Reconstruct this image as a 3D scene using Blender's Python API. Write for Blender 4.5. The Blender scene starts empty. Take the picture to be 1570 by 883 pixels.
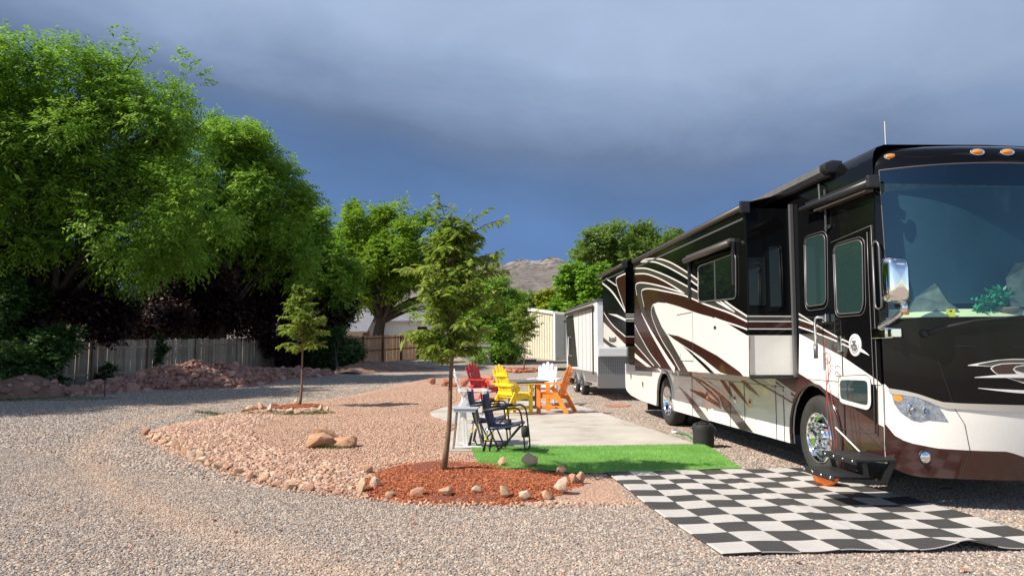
import bpy, bmesh, math, random
import numpy as np
from mathutils import Vector, Matrix

scene = bpy.context.scene
COL = scene.collection
R = math.radians
rnd = random.Random(7)

# ------------------------------------------------------------------ camera
CAM_H, PITCH, FPX = 1.57, R(4.77), 1133.0
cam_d = bpy.data.cameras.new('camera')
cam_d.sensor_width = 36.0
cam_d.lens = 36.0 * FPX / 1570.0
cam_d.clip_start = 0.1
cam_d.clip_end = 12000
cam = bpy.data.objects.new('camera', cam_d)
cam.location = (0, 0, CAM_H)
cam.rotation_euler = (R(90) + PITCH, 0, 0)
COL.objects.link(cam)
scene.camera = cam

# ------------------------------------------------------------------ light
SUN_EL, SUN_AZ = R(46), R(19)          # light travels towards +X, 20 degrees towards +Y
sun_d = bpy.data.lights.new('sun', 'SUN')
sun_d.energy = 5.0
sun_d.angle = R(0.53)
sun_d.color = (1.0, 0.92, 0.80)
sun = bpy.data.objects.new('sun', sun_d)
ld = Vector((math.cos(SUN_AZ) * math.cos(SUN_EL), math.sin(SUN_AZ) * math.cos(SUN_EL), -math.sin(SUN_EL)))
sun.rotation_euler = ld.to_track_quat('-Z', 'Y').to_euler()
sun.location = (-20, -10, 30)
COL.objects.link(sun)

world = bpy.data.worlds.new('World')
scene.world = world
world.use_nodes = True
wt = world.node_tree
for n in list(wt.nodes):
    wt.nodes.remove(n)
def WN(t, **k):
    n = wt.nodes.new(t)
    for a, b in k.items():
        setattr(n, a, b)
    return n
def wl(a, b):
    wt.links.new(a, b)
def wmath(op, a, b=None, clamp=False):
    n = WN('ShaderNodeMath', operation=op, use_clamp=clamp)
    for i, s in enumerate((a, b)):
        if s is None:
            continue
        if isinstance(s, (int, float)):
            n.inputs[i].default_value = s
        else:
            wl(s, n.inputs[i])
    return n.outputs[0]
wout = WN('ShaderNodeOutputWorld')
wbg = WN('ShaderNodeBackground')
wbg.inputs['Strength'].default_value = 0.1
wl(wbg.outputs[0], wout.inputs[0])
sky = WN('ShaderNodeTexSky', sky_type='NISHITA', sun_disc=False)
sky.sun_elevation = SUN_EL
sky.sun_rotation = R(250)
sky.altitude = 1700
tc = WN('ShaderNodeTexCoord')
sep = WN('ShaderNodeSeparateXYZ')
wl(tc.outputs['Generated'], sep.inputs[0])
mapg = WN('ShaderNodeMapping')
mapg.inputs['Scale'].default_value = (1.0, 1.0, 2.3)
wl(tc.outputs['Generated'], mapg.inputs[0])
def wnoise(scale, det, rough, off=(0, 0, 0), dist=0.0):
    m = WN('ShaderNodeMapping')
    m.inputs['Location'].default_value = off
    wl(mapg.outputs[0], m.inputs[0])
    n = WN('ShaderNodeTexNoise')
    n.inputs['Scale'].default_value = scale
    n.inputs['Detail'].default_value = det
    n.inputs['Roughness'].default_value = rough
    n.inputs['Distortion'].default_value = dist
    wl(m.outputs[0], n.inputs['Vector'])
    return n.outputs['Fac']
n1 = wnoise(2.3, 6, 0.5, (3.1, 1.7, 0.4), 0.3)
n2 = wnoise(5.0, 9, 0.62, (0.3, 5.2, 1.0), 0.8)
# the storm bank: darker and bluer towards its foot, lighter cloud above
e = wmath('ADD', sep.outputs[2], wmath('MULTIPLY', wmath('SUBTRACT', n1, 0.5), 0.15))
e = wmath('ADD', e, wmath('MULTIPLY', wmath('SUBTRACT', n2, 0.5), 0.06))
e = wmath('ADD', e, wmath('MULTIPLY', sep.outputs[0], 0.13))
ramp = WN('ShaderNodeValToRGB')
wl(e, ramp.inputs[0])
stops = [(0.0, (0.088, 0.168, 0.340)), (0.16, (0.080, 0.150, 0.305)), (0.235, (0.074, 0.128, 0.245)), (0.28, (0.098, 0.142, 0.235)),
         (0.325, (0.158, 0.212, 0.325)), (0.385, (0.240, 0.308, 0.435)), (0.5, (0.278, 0.348, 0.480)), (1.0, (0.30, 0.37, 0.50))]
cr = ramp.color_ramp
while len(cr.elements) > 1:
    cr.elements.remove(cr.elements[-1])
cr.elements[0].position = stops[0][0]
cr.elements[0].color = (*stops[0][1], 1)
for p, c in stops[1:]:
    el = cr.elements.new(p)
    el.color = (*c, 1)
# soft darker and lighter billows inside the bank
bill = wmath('ADD', 0.80, wmath('MULTIPLY', wnoise(3.4, 5, 0.5, (7.7, 0.2, 2.0), 0.6), 0.42))
vm = WN('ShaderNodeVectorMath', operation='SCALE')
wl(ramp.outputs[0], vm.inputs[0])
wl(wmath('MULTIPLY', bill, 10.0), vm.inputs['Scale'])
# the clear half of the sky behind the viewer, with white cumulus
cum = WN('ShaderNodeMapRange', interpolation_type='SMOOTHSTEP')
cum.inputs['From Min'].default_value = 0.55
cum.inputs['From Max'].default_value = 0.70
wl(wnoise(2.6, 8, 0.55, (1.0, 9.0, 0.0), 0.2), cum.inputs['Value'])
mixc = WN('ShaderNodeMix', data_type='RGBA')
wl(cum.outputs[0], mixc.inputs[0])
wl(sky.outputs[0], mixc.inputs[6])
mixc.inputs[7].default_value = (7.0, 7.1, 7.2, 1)
side = WN('ShaderNodeMapRange', interpolation_type='SMOOTHSTEP')
side.inputs['From Min'].default_value = 0.0
side.inputs['From Max'].default_value = 0.62
# the bank thins out raggedly towards the right and behind the viewer
sv = wmath('SUBTRACT', sep.outputs[1], wmath('MULTIPLY', sep.outputs[0], 0.55))
wl(wmath('ADD', sv, wmath('MULTIPLY', wmath('SUBTRACT', n2, 0.5), 0.5)), side.inputs['Value'])
mixs = WN('ShaderNodeMix', data_type='RGBA')
wl(side.outputs[0], mixs.inputs[0])
wl(mixc.outputs[2], mixs.inputs[6])
wl(vm.outputs[0], mixs.inputs[7])
wl(mixs.outputs[2], wbg.inputs['Color'])

vs = scene.view_settings
vs.view_transform = 'Standard'
vs.look = 'None'
vs.gamma = 1.0
vs.use_curve_mapping = False
vs.exposure = 0.6

# ------------------------------------------------------------------ measuring: a picture point to a place in the yard
_fw = np.array([0, math.cos(PITCH), math.sin(PITCH)])
_up = np.array([0, -math.sin(PITCH), math.cos(PITCH)])
_C = np.array([0, 0, CAM_H])
def ray(x, y):
    return _fw * FPX + np.array([x - 785.0, 0, 0]) - _up * (y - 441.5)
def zg(x, y):
    return 0.0057 * max(0.0, min(y, 62.0) - 22.0) ** 1.45
def at(x, y, Y):
    d = ray(x, y)
    return _C + d * (Y / d[1])
def gp(x, y, z=0.0):
    d = ray(x, y)
    return _C + d * ((z - CAM_H) / d[2])
def gz(x, y):
    z = 0.0
    for _ in range(30):
        p = gp(x, y, z)
        z = 0.5 * z + 0.5 * zg(p[0], p[1])
    return p
RV_A = math.atan2(87, 1137)
RV_O = gp(1252, 736)
RV_U = np.array([-math.sin(RV_A), math.cos(RV_A), 0])
RV_V = np.array([math.cos(RV_A), math.sin(RV_A), 0])
def rvside(x, y, off=0.0):
    """(along, height) where the sight line meets the coach's side plane at lateral offset off"""
    d = ray(x, y)
    t = ((RV_O + off * RV_V - _C) @ RV_V) / (d @ RV_V)
    q = _C + d * t
    return float((q - RV_O) @ RV_U), float(q[2])

# ------------------------------------------------------------------ materials
MATS = {}
def srgb(r, g, b):
    f = lambda c: (c / 255 / 12.92) if c / 255 <= 0.04045 else ((c / 255 + 0.055) / 1.055) ** 2.4
    return (f(r), f(g), f(b))
class NT:
    def __init__(s, name):
        m = bpy.data.materials.new(name)
        m.use_nodes = True
        s.m, s.t = m, m.node_tree
        s.b = s.t.nodes['Principled BSDF']
        s.o = s.t.nodes['Material Output']
        MATS[name] = m
    def n(s, t, **k):
        q = s.t.nodes.new(t)
        for a, b in k.items():
            setattr(q, a, b)
        return q
    def l(s, a, b):
        s.t.links.new(a, b)
    def coord(s, kind='Object', scale=(1, 1, 1)):
        c = s.n('ShaderNodeTexCoord')
        mp = s.n('ShaderNodeMapping')
        mp.inputs['Scale'].default_value = scale
        s.l(c.outputs[kind], mp.inputs[0])
        return mp.outputs[0]
    def noise(s, vec, scale, det=4, rough=0.5):
        q = s.n('ShaderNodeTexNoise')
        q.inputs['Scale'].default_value = scale
        q.inputs['Detail'].default_value = det
        q.inputs['Roughness'].default_value = rough
        s.l(vec, q.inputs['Vector'])
        return q.outputs['Fac']
    def ramp(s, fac, stops, interp='LINEAR'):
        q = s.n('ShaderNodeValToRGB')
        q.color_ramp.interpolation = interp
        el = q.color_ramp.elements
        while len(el) > 1:
            el.remove(el[-1])
        el[0].position = stops[0][0]
        el[0].color = (*stops[0][1], 1)
        for p, c in stops[1:]:
            el.new(p).color = (*c, 1)
        s.l(fac, q.inputs[0])
        return q.outputs[0]
    def mix(s, fac, a, b, mode='MIX'):
        q = s.n('ShaderNodeMix', data_type='RGBA', blend_type=mode)
        for i, v in ((0, fac), (6, a), (7, b)):
            if isinstance(v, (int, float)):
                q.inputs[i].default_value = v
            elif isinstance(v, tuple):
                q.inputs[i].default_value = (*v, 1)
            else:
                s.l(v, q.inputs[i])
        return q.outputs[2]
    def mth(s, op, a, b=0.0, clamp=False):
        q = s.n('ShaderNodeMath', operation=op, use_clamp=clamp)
        for i, v in enumerate((a, b)):
            if isinstance(v, (int, float)):
                q.inputs[i].default_value = v
            else:
                s.l(v, q.inputs[i])
        return q.outputs[0]
    def bump(s, h, dist, strength=1.0):
        q = s.n('ShaderNodeBump')
        q.inputs['Distance'].default_value = dist
        q.inputs['Strength'].default_value = strength
        s.l(h, q.inputs['Height'])
        s.l(q.outputs[0], s.b.inputs['Normal'])
    def set(s, **k):
        for a, v in k.items():
            i = s.b.inputs[a.replace('_', ' ')]
            if isinstance(v, tuple):
                i.default_value = (*v, 1)
            elif isinstance(v, (int, float)):
                i.default_value = v
            else:
                s.l(v, i)
        return s
def simple(name, col, rough=0.5, metal=0.0, coat=0.0, var=0.0, vscale=8.0, bump=0.0, bscale=60.0):
    t = NT(name)
    t.set(Roughness=rough, Metallic=metal)
    if coat:
        t.set(Coat_Weight=coat, Coat_Roughness=0.03)
    if var:
        c = t.coord()
        f = t.noise(c, vscale, 5, 0.6)
        lo = tuple(max(0, x * (1 - var)) for x in col)
        hi = tuple(min(1, x * (1 + var)) for x in col)
        t.set(Base_Color=t.ramp(f, [(0.3, lo), (0.7, hi)]))
    else:
        t.set(Base_Color=col)
    if bump:
        c = t.coord()
        t.bump(t.noise(c, bscale, 4, 0.6), bump)
    return t.m

def dusty(name, col, rough=0.16, coat=1.0, dust=0.05):
    """vehicle paint with a faint uneven film of road dust"""
    t = NT(name)
    c = t.coord()
    f = t.noise(c, 2.5, 6, 0.65)
    f2 = t.noise(c, 38, 3, 0.6)
    k = t.mth('MULTIPLY', t.mth('MULTIPLY', f, f2), dust * 3.2)
    t.set(Base_Color=t.mix(k, col, (0.36, 0.31, 0.26)), Coat_Weight=coat, Coat_Roughness=0.035)
    t.set(Roughness=t.mth('ADD', rough, t.mth('MULTIPLY', f, 0.12)))
    return t.m
dusty('paint_black', (0.0035, 0.0035, 0.004), 0.05, 0.2, 0.002)
MATS['paint_black'].node_tree.nodes['Principled BSDF'].inputs['Specular IOR Level'].default_value = 0.15
dusty('paint_cream', (0.80, 0.785, 0.74), 0.3, 0.8, 0.10)
dusty('paint_maroon', (0.034, 0.0085, 0.0065), 0.12, 0.5, 0.012)
dusty('paint_taupe', (0.048, 0.041, 0.036), 0.15, 0.5, 0.02)
dusty('paint_silver', (0.40, 0.38, 0.35), 0.28, 1.0, 0.05)
dusty('paint_line', (0.80, 0.78, 0.75), 0.3, 0.6, 0.05)
dusty('trailer_white', (0.80, 0.81, 0.82), 0.35, 0.4, 0.12)
dusty('trailer_black', (0.008, 0.008, 0.009), 0.4, 0.15, 0.04)
simple('chrome', (0.86, 0.87, 0.88), 0.06, 1.0)
simple('alloy', (0.75, 0.75, 0.76), 0.17, 1.0)
simple('trim_grey', (0.16, 0.155, 0.16), 0.4, 0.5)
simple('trim_dark', (0.02, 0.02, 0.022), 0.4)
simple('black_plastic', (0.016, 0.016, 0.017), 0.5, bump=0.001, bscale=200)
simple('underbody', (0.012, 0.012, 0.012), 0.9)
simple('rubber', (0.028, 0.027, 0.026), 0.75, var=0.35, vscale=6, bump=0.002, bscale=90)
simple('awning_fabric', (0.10, 0.10, 0.105), 0.7, var=0.15)
simple('bronze_roll', (0.070, 0.057, 0.049), 0.45, 0.2)
simple('amber', (0.80, 0.26, 0.01), 0.2, coat=1.0)
simple('lamp_lens', (0.42, 0.46, 0.50), 0.12, 0.8, coat=1.0, var=0.5, vscale=22, bump=0.012, bscale=26)
simple('lamp_bowl', (0.80, 0.83, 0.86), 0.08, 1.0)
simple('dash', (0.74, 0.72, 0.46), 0.8)
simple('cabin', (0.02, 0.03, 0.035), 0.8)
simple('solar_shade', (0.007, 0.040, 0.068), 0.8, var=0.25, vscale=1.2)
simple('cabin_light', (0.15, 0.17, 0.155), 0.8, var=0.4, vscale=9)
simple('plastic_leaf', (0.03, 0.26, 0.12), 0.5)
simple('yellow_card', (0.85, 0.72, 0.02), 0.6)
simple('ink', (0.02, 0.02, 0.02), 0.7)
simple('tread_plate', (0.45, 0.46, 0.47), 0.35, 0.8)
simple('red_cord', (0.30, 0.05, 0.045), 0.7)
simple('white_cord', (0.75, 0.72, 0.66), 0.7)
simple('orange_plastic', (0.90, 0.20, 0.012), 0.35)
simple('navy_fabric', (0.034, 0.042, 0.125), 0.85, var=0.25, vscale=14, bump=0.001, bscale=300)
simple('black_fabric', (0.016, 0.016, 0.017), 0.75, bump=0.006, bscale=25)
simple('tube_black', (0.02, 0.02, 0.02), 0.35, 0.3)
simple('poly_red', (0.56, 0.03, 0.025), 0.5, var=0.22, vscale=5)
simple('poly_yellow', (0.80, 0.56, 0.015), 0.5, var=0.16, vscale=5)
simple('poly_orange', (0.80, 0.225, 0.02), 0.5, var=0.18, vscale=5)
simple('poly_white', (0.80, 0.80, 0.79), 0.45, var=0.05)
simple('poly_grey', (0.13, 0.13, 0.14), 0.5, var=0.15)
simple('poly_lightgrey', (0.36, 0.41, 0.48), 0.5, var=0.1)
simple('old_wood_leg', (0.24, 0.17, 0.12), 0.8, var=0.3)
simple('hose_green', (0.03, 0.20, 0.07), 0.5)
simple('red_pad', (0.40, 0.17, 0.11), 0.85, var=0.3, vscale=30)
simple('roof_membrane', (0.45, 0.44, 0.42), 0.7)
simple('shed_cream', (0.60, 0.555, 0.44), 0.55, 0.0, var=0.08, vscale=2)
simple('shed_white', (0.78, 0.77, 0.74), 0.5)
simple('shed_door', (0.42, 0.40, 0.40), 0.5)
simple('house_white', (0.78, 0.75, 0.70), 0.8)
simple('house_tan', (0.58, 0.46, 0.32), 0.8)
simple('shingle', (0.16, 0.16, 0.175), 0.85, var=0.2, vscale=3)
simple('yellow_timber', (0.56, 0.36, 0.05), 0.75, var=0.25)
simple('dumpster_grey', (0.40, 0.38, 0.34), 0.7, var=0.25, vscale=3)
simple('dumpster_lid', (0.10, 0.10, 0.10), 0.6)

def glass_dark(name, tint, fres=1.5):
    t = NT(name)
    t.set(Base_Color=tint, Roughness=0.04, IOR=fres, Coat_Weight=1.0, Coat_Roughness=0.02)
    return t.m
glass_dark('window_dark', (0.006, 0.009, 0.010))
glass_dark('window_green', (0.018, 0.040, 0.038))

def windshield_mat():
    t = NT('windshield_glass')
    tr = t.n('ShaderNodeBsdfTransparent')
    tr.inputs[0].default_value = (0.70, 0.84, 0.80, 1)
    gl = t.n('ShaderNodeBsdfGlossy')
    gl.inputs['Roughness'].default_value = 0.015
    gl.inputs[0].default_value = (0.55, 0.80, 1.0, 1)
    ge = t.n('ShaderNodeNewGeometry')
    dt = t.n('ShaderNodeVectorMath', operation='DOT_PRODUCT')
    t.l(ge.outputs['Normal'], dt.inputs[0])
    t.l(ge.outputs['Incoming'], dt.inputs[1])
    sch = t.mth('POWER', t.mth('SUBTRACT', 1.0, t.mth('ABSOLUTE', dt.outputs['Value']), True), 5.0)
    fr = t.mth('ADD', 0.085, t.mth('MULTIPLY', sch, 0.915))
    mx = t.n('ShaderNodeMixShader')
    t.l(fr, mx.inputs[0])
    t.l(tr.outputs[0], mx.inputs[1])
    t.l(gl.outputs[0], mx.inputs[2])
    t.l(mx.outputs[0], t.o.inputs[0])
    return t.m
windshield_mat()

def leaf_mat(name, dark, light, trans=0.35, yellow=None):
    t = NT(name)
    g = t.n('ShaderNodeNewGeometry')
    c = t.coord('Object')
    f = t.noise(c, 0.45, 3, 0.5)
    f = t.mth('ADD', t.mth('MULTIPLY', f, 0.7), t.mth('MULTIPLY', g.outputs['Random Per Island'], 0.5))
    st = [(0.25, dark), (0.75, light)]
    if yellow:
        st.append((0.93, yellow))
    col = t.ramp(f, st)
    t.set(Base_Color=col, Roughness=0.5)
    t.b.inputs['Specular IOR Level'].default_value = 0.3
    tl = t.n('ShaderNodeBsdfTranslucent')
    t.l(t.mix(0.45, col, (0.15, 0.32, 0.02)) if trans > 0.2 else col, tl.inputs[0])
    mx = t.n('ShaderNodeMixShader')
    mx.inputs[0].default_value = trans
    t.l(t.b.outputs[0], mx.inputs[1])
    t.l(tl.outputs[0], mx.inputs[2])
    t.l(mx.outputs[0], t.o.inputs[0])
    return t.m
leaf_mat('leaf_locust', (0.10, 0.21, 0.026), (0.30, 0.49, 0.056), 0.55, (0.45, 0.62, 0.09))
leaf_mat('leaf_ash', (0.08, 0.17, 0.016), (0.29, 0.44, 0.032), 0.5, (0.42, 0.53, 0.045))
leaf_mat('leaf_dark', (0.02, 0.05, 0.014), (0.055, 0.115, 0.028), 0.25)
leaf_mat('leaf_plum', (0.010, 0.005, 0.006), (0.036, 0.013, 0.015), 0.15)
leaf_mat('leaf_bright', (0.08, 0.19, 0.014), (0.21, 0.38, 0.03), 0.42)
leaf_mat('leaf_yellow', (0.20, 0.24, 0.012), (0.36, 0.38, 0.02), 0.4)
leaf_mat('leaf_sapling', (0.10, 0.17, 0.025), (0.31, 0.385, 0.06), 0.5, (0.52, 0.52, 0.10))
leaf_mat('leaf_far', (0.08, 0.14, 0.03), (0.21, 0.30, 0.06), 0.42)
leaf_mat('grass', (0.05, 0.10, 0.02), (0.14, 0.20, 0.04), 0.3)
leaf_mat('turf', (0.13, 0.36, 0.055), (0.30, 0.56, 0.13), 0.35)
simple('bark', (0.052, 0.042, 0.034), 0.9, var=0.4, vscale=5, bump=0.03, bscale=12)
simple('bark_young', (0.17, 0.105, 0.065), 0.85, var=0.3, vscale=14, bump=0.004, bscale=60)

def stone_mat(name, cols, rough=0.85, rand=True, bump=0.01, bscale=30, spot=0.35, dusty_tracks=False):
    """stones of several colours: one pick per stone, mottled"""
    t = NT(name)
    c = t.coord('Object')
    f = t.noise(c, 6 if bscale < 60 else 40, 4, 0.6)
    oi = t.n('ShaderNodeObjectInfo')
    st = [(i / len(cols), col) for i, col in enumerate(cols)]
    pick = t.ramp(oi.outputs['Random'], st, 'CONSTANT') if rand else t.ramp(f, [(0.2 + 0.6 * i / max(1, len(cols) - 1), col) for i, col in enumerate(cols)])
    dk = t.mix(t.mth('MULTIPLY', f, spot), pick, (0.12, 0.09, 0.07), 'MULTIPLY')
    if dusty_tracks:
        # dusty wheel track swinging round the bed, and broad dusty patches
        vs_ = t.n('ShaderNodeVectorMath', operation='SUBTRACT')
        t.l(oi.outputs['Location'], vs_.inputs[0])
        vs_.inputs[1].default_value = (TRACK[0], TRACK[1], 0)
        ln_ = t.n('ShaderNodeVectorMath', operation='LENGTH')
        t.l(vs_.outputs[0], ln_.inputs[0])
        nz = t.noise(oi.outputs['Location'], 0.8, 4, 0.6)
        dd = t.mth('ABSOLUTE', t.mth('SUBTRACT', t.mth('ADD', ln_.outputs['Value'], t.mth('MULTIPLY', nz, 0.5)), TRACK[2] + 0.25))
        m_ = t.n('ShaderNodeMapRange')
        m_.inputs['From Min'].default_value = 0.06
        m_.inputs['From Max'].default_value = 0.42
        m_.inputs['To Min'].default_value = 0.75
        m_.inputs['To Max'].default_value = 0.0
        t.l(dd, m_.inputs['Value'])
        n3 = t.noise(oi.outputs['Location'], 0.28, 5, 0.6)
        pt = t.mth('MULTIPLY', t.mth('SUBTRACT', n3, 0.47, True), 1.7, True)
        k_ = t.mth('MAXIMUM', t.mth('MULTIPLY', m_.outputs[0], t.mth('ADD', nz, 0.35)), pt, True)
        dk = t.mix(k_, dk, (0.47, 0.34, 0.245))
    t.set(Base_Color=dk, Roughness=rough)
    t.bump(t.noise(c, bscale, 5, 0.6), bump)
    return t.m
GREYS = [(0.38, 0.32, 0.265), (0.25, 0.215, 0.185), (0.50, 0.41, 0.325), (0.21, 0.185, 0.17), (0.43, 0.32, 0.25), (0.30, 0.27, 0.245), (0.55, 0.475, 0.395), (0.40, 0.345, 0.30), (0.21, 0.175, 0.155), (0.53, 0.455, 0.38), (0.36, 0.23, 0.17), (0.28, 0.26, 0.25)]
PINKS = [(0.50, 0.30, 0.20), (0.55, 0.36, 0.255), (0.40, 0.22, 0.145), (0.62, 0.45, 0.335), (0.46, 0.305, 0.225), (0.53, 0.31, 0.205), (0.33, 0.225, 0.18), (0.58, 0.40, 0.29)]
TRACK = (9.44, 19.85, 17.96)
stone_mat('pebbles_grey', GREYS, bump=0.0006, bscale=150, spot=0.25, dusty_tracks=True)
stone_mat('pebbles_pink', PINKS, bump=0.0006, bscale=150, spot=0.25)
stone_mat('sandstone', [(0.60, 0.40, 0.24), (0.54, 0.33, 0.20), (0.64, 0.46, 0.30), (0.64, 0.49, 0.36), (0.50, 0.28, 0.18)], bump=0.012, bscale=22, spot=0.2)
stone_mat('rubble', [(0.46, 0.24, 0.18), (0.39, 0.205, 0.16), (0.52, 0.30, 0.23), (0.32, 0.18, 0.145), (0.56, 0.37, 0.30)], bump=0.02, bscale=14)
stone_mat('red_rock', [(0.52, 0.22, 0.13), (0.47, 0.20, 0.12), (0.56, 0.28, 0.18)], bump=0.012, bscale=20)
stone_mat('bark_chip', [(0.42, 0.115, 0.04), (0.28, 0.07, 0.028), (0.54, 0.19, 0.075), (0.20, 0.06, 0.03), (0.48, 0.15, 0.055)], bump=0.001, bscale=90, spot=0.3)

def gravel_ground(name, cols, sc, big, bigamt):
    t = NT(name)
    c = t.coord('Object')
    vo = t.n('ShaderNodeTexVoronoi')
    vo.inputs['Scale'].default_value = sc
    vo.inputs['Randomness'].default_value = 1.0
    t.l(c, vo.inputs['Vector'])
    hs = t.n('ShaderNodeSeparateColor')
    t.l(vo.outputs['Color'], hs.inputs[0])
    col = t.ramp(hs.outputs[0], [(i / len(cols), k) for i, k in enumerate(cols)], 'CONSTANT')
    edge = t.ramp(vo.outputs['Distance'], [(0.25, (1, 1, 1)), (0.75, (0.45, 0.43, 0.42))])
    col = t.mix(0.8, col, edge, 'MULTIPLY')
    f = t.noise(c, 0.35, 5, 0.6)
    col = t.mix(t.mth('MULTIPLY', t.mth('SUBTRACT', f, 0.42, True), bigamt, True), col, big)
    t.set(Base_Color=col, Roughness=0.95)
    t.bump(t.mth('SUBTRACT', 1.0, vo.outputs['Distance']), 0.012)
    return t
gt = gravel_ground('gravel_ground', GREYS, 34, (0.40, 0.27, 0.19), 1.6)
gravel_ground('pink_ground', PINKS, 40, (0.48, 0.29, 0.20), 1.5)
stone_mat('boulder_stone', [(0.38, 0.18, 0.10), (0.52, 0.29, 0.17), (0.62, 0.40, 0.26)], rand=False, bump=0.03, bscale=9, spot=0.45)
simple('soil', (0.24, 0.135, 0.10), 0.95, var=0.35, vscale=3, bump=0.03, bscale=20)
simple('mulch_soil', (0.17, 0.05, 0.025), 0.95, var=0.4, vscale=20, bump=0.01, bscale=40)
simple('turf_base', (0.155, 0.35, 0.068), 0.9, var=0.3, vscale=2, bump=0.004, bscale=150)

def concrete():
    t = NT('concrete')
    c = t.coord()
    f = t.noise(c, 1.1, 6, 0.62)
    g = t.noise(c, 60, 4, 0.7)
    col = t.ramp(t.mth('ADD', t.mth('MULTIPLY', f, 0.8), t.mth('MULTIPLY', g, 0.2)), [(0.32, (0.27, 0.235, 0.20)), (0.47, (0.40, 0.365, 0.32)), (0.68, (0.50, 0.465, 0.42))])
    t.set(Base_Color=col, Roughness=0.9)
    t.bump(g, 0.003)
concrete()

def mat_check():
    t = NT('checker_weave')
    c = t.n('ShaderNodeTexCoord')
    ck = t.n('ShaderNodeTexChecker')
    ck.inputs['Scale'].default_value = 1.0
    mp = t.n('ShaderNodeMapping')
    mp.inputs['Location'].default_value = (0.0, 0.0, 0.5)
    t.l(c.outputs['UV'], mp.inputs[0])
    t.l(mp.outputs[0], ck.inputs['Vector'])
    ob = t.coord('Object')
    f = t.noise(ob, 1.7, 6, 0.65)
    g = t.noise(ob, 22, 4, 0.65)
    wv = t.n('ShaderNodeTexWave')
    wv.inputs['Scale'].default_value = 26
    t.l(c.outputs['Object'], wv.inputs['Vector'])
    dk = t.mix(t.mth('MULTIPLY', f, 0.5), (0.022, 0.023, 0.025), (0.11, 0.095, 0.082))
    lt = t.mix(t.mth('MULTIPLY', t.mth('ADD', f, g), 0.55), (0.57, 0.56, 0.545), (0.36, 0.325, 0.29))
    col = t.mix(ck.outputs['Fac'], dk, lt)
    t.set(Base_Color=col, Roughness=0.75)
    t.bump(wv.outputs['Fac'], 0.0015)
mat_check()

def wood(name, cols, sx=1.0):
    t = NT(name)
    c = t.coord('Object', (14, 14, 0.9))
    oi = t.n('ShaderNodeObjectInfo')
    f = t.noise(c, 1.6, 6, 0.65)
    c2 = t.coord('Object')
    st = t.noise(c2, 1.3, 4, 0.6)
    k = t.mth('ADD', t.mth('MULTIPLY', f, 0.55), t.mth('ADD', t.mth('MULTIPLY', oi.outputs['Random'], 0.25), t.mth('MULTIPLY', st, 0.25)))
    t.set(Base_Color=t.ramp(k, [(0.28, cols[0]), (0.52, cols[1]), (0.78, cols[2])]), Roughness=0.9)
    t.bump(f, 0.006)
wood('wood_weathered', [(0.15, 0.11, 0.08), (0.32, 0.255, 0.195), (0.48, 0.41, 0.33)])
wood('wood_cedar', [(0.27, 0.15, 0.088), (0.43, 0.265, 0.16), (0.55, 0.37, 0.245)])
wood('wood_stained', [(0.12, 0.05, 0.028), (0.17, 0.07, 0.038), (0.22, 0.10, 0.055)])

def hill():
    t = NT('hillside')
    c = t.coord('Object')
    f = t.noise(c, 0.006, 8, 0.65)
    s = t.noise(c, 0.045, 5, 0.7)
    col = t.ramp(f, [(0.38, (0.085, 0.070, 0.062)), (0.5, (0.13, 0.108, 0.096)), (0.60, (0.175, 0.15, 0.135))])
    g = t.n('ShaderNodeSeparateXYZ')
    t.l(c, g.inputs[0])
    hgt = t.n('ShaderNodeMapRange')
    hgt.inputs['From Min'].default_value = 255
    hgt.inputs['From Max'].default_value = 330
    t.l(g.outputs[2], hgt.inputs['Value'])
    rock = t.ramp(s, [(0.465, (0.045, 0.052, 0.042)), (0.50, (0.13, 0.11, 0.10)), (0.54, (0.40, 0.365, 0.34))])
    col = t.mix(t.mth('MULTIPLY', hgt.outputs[0], 0.85), col, rock)
    sc = t.ramp(s, [(0.42, (0.35, 0.40, 0.33)), (0.47, (1, 1, 1))])
    col = t.mix(0.7, col, sc, 'MULTIPLY')
    t.set(Base_Color=col, Roughness=1.0)
    t.bump(t.noise(c, 0.03, 6, 0.65), 9)
hill()

# ------------------------------------------------------------------ building helpers
def catmull(pts, n=6, closed=False):
    P = [np.array(p, float) for p in pts]
    out = []
    m = len(P)
    rng = range(m) if closed else range(m - 1)
    for i in rng:
        if closed:
            a, b, c, d = P[i - 1], P[i], P[(i + 1) % m], P[(i + 2) % m]
        else:
            b, c = P[i], P[i + 1]
            a = P[i - 1] if i else 2 * b - c
            d = P[i + 2] if i + 2 < m else 2 * c - b
        for k in range(n):
            t = k / n
            out.append(0.5 * ((2 * b) + (c - a) * t + (2 * a - 5 * b + 4 * c - d) * t * t + (3 * b - a - 3 * c + d) * t ** 3))
    if not closed:
        out.append(P[-1])
    return out

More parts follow.
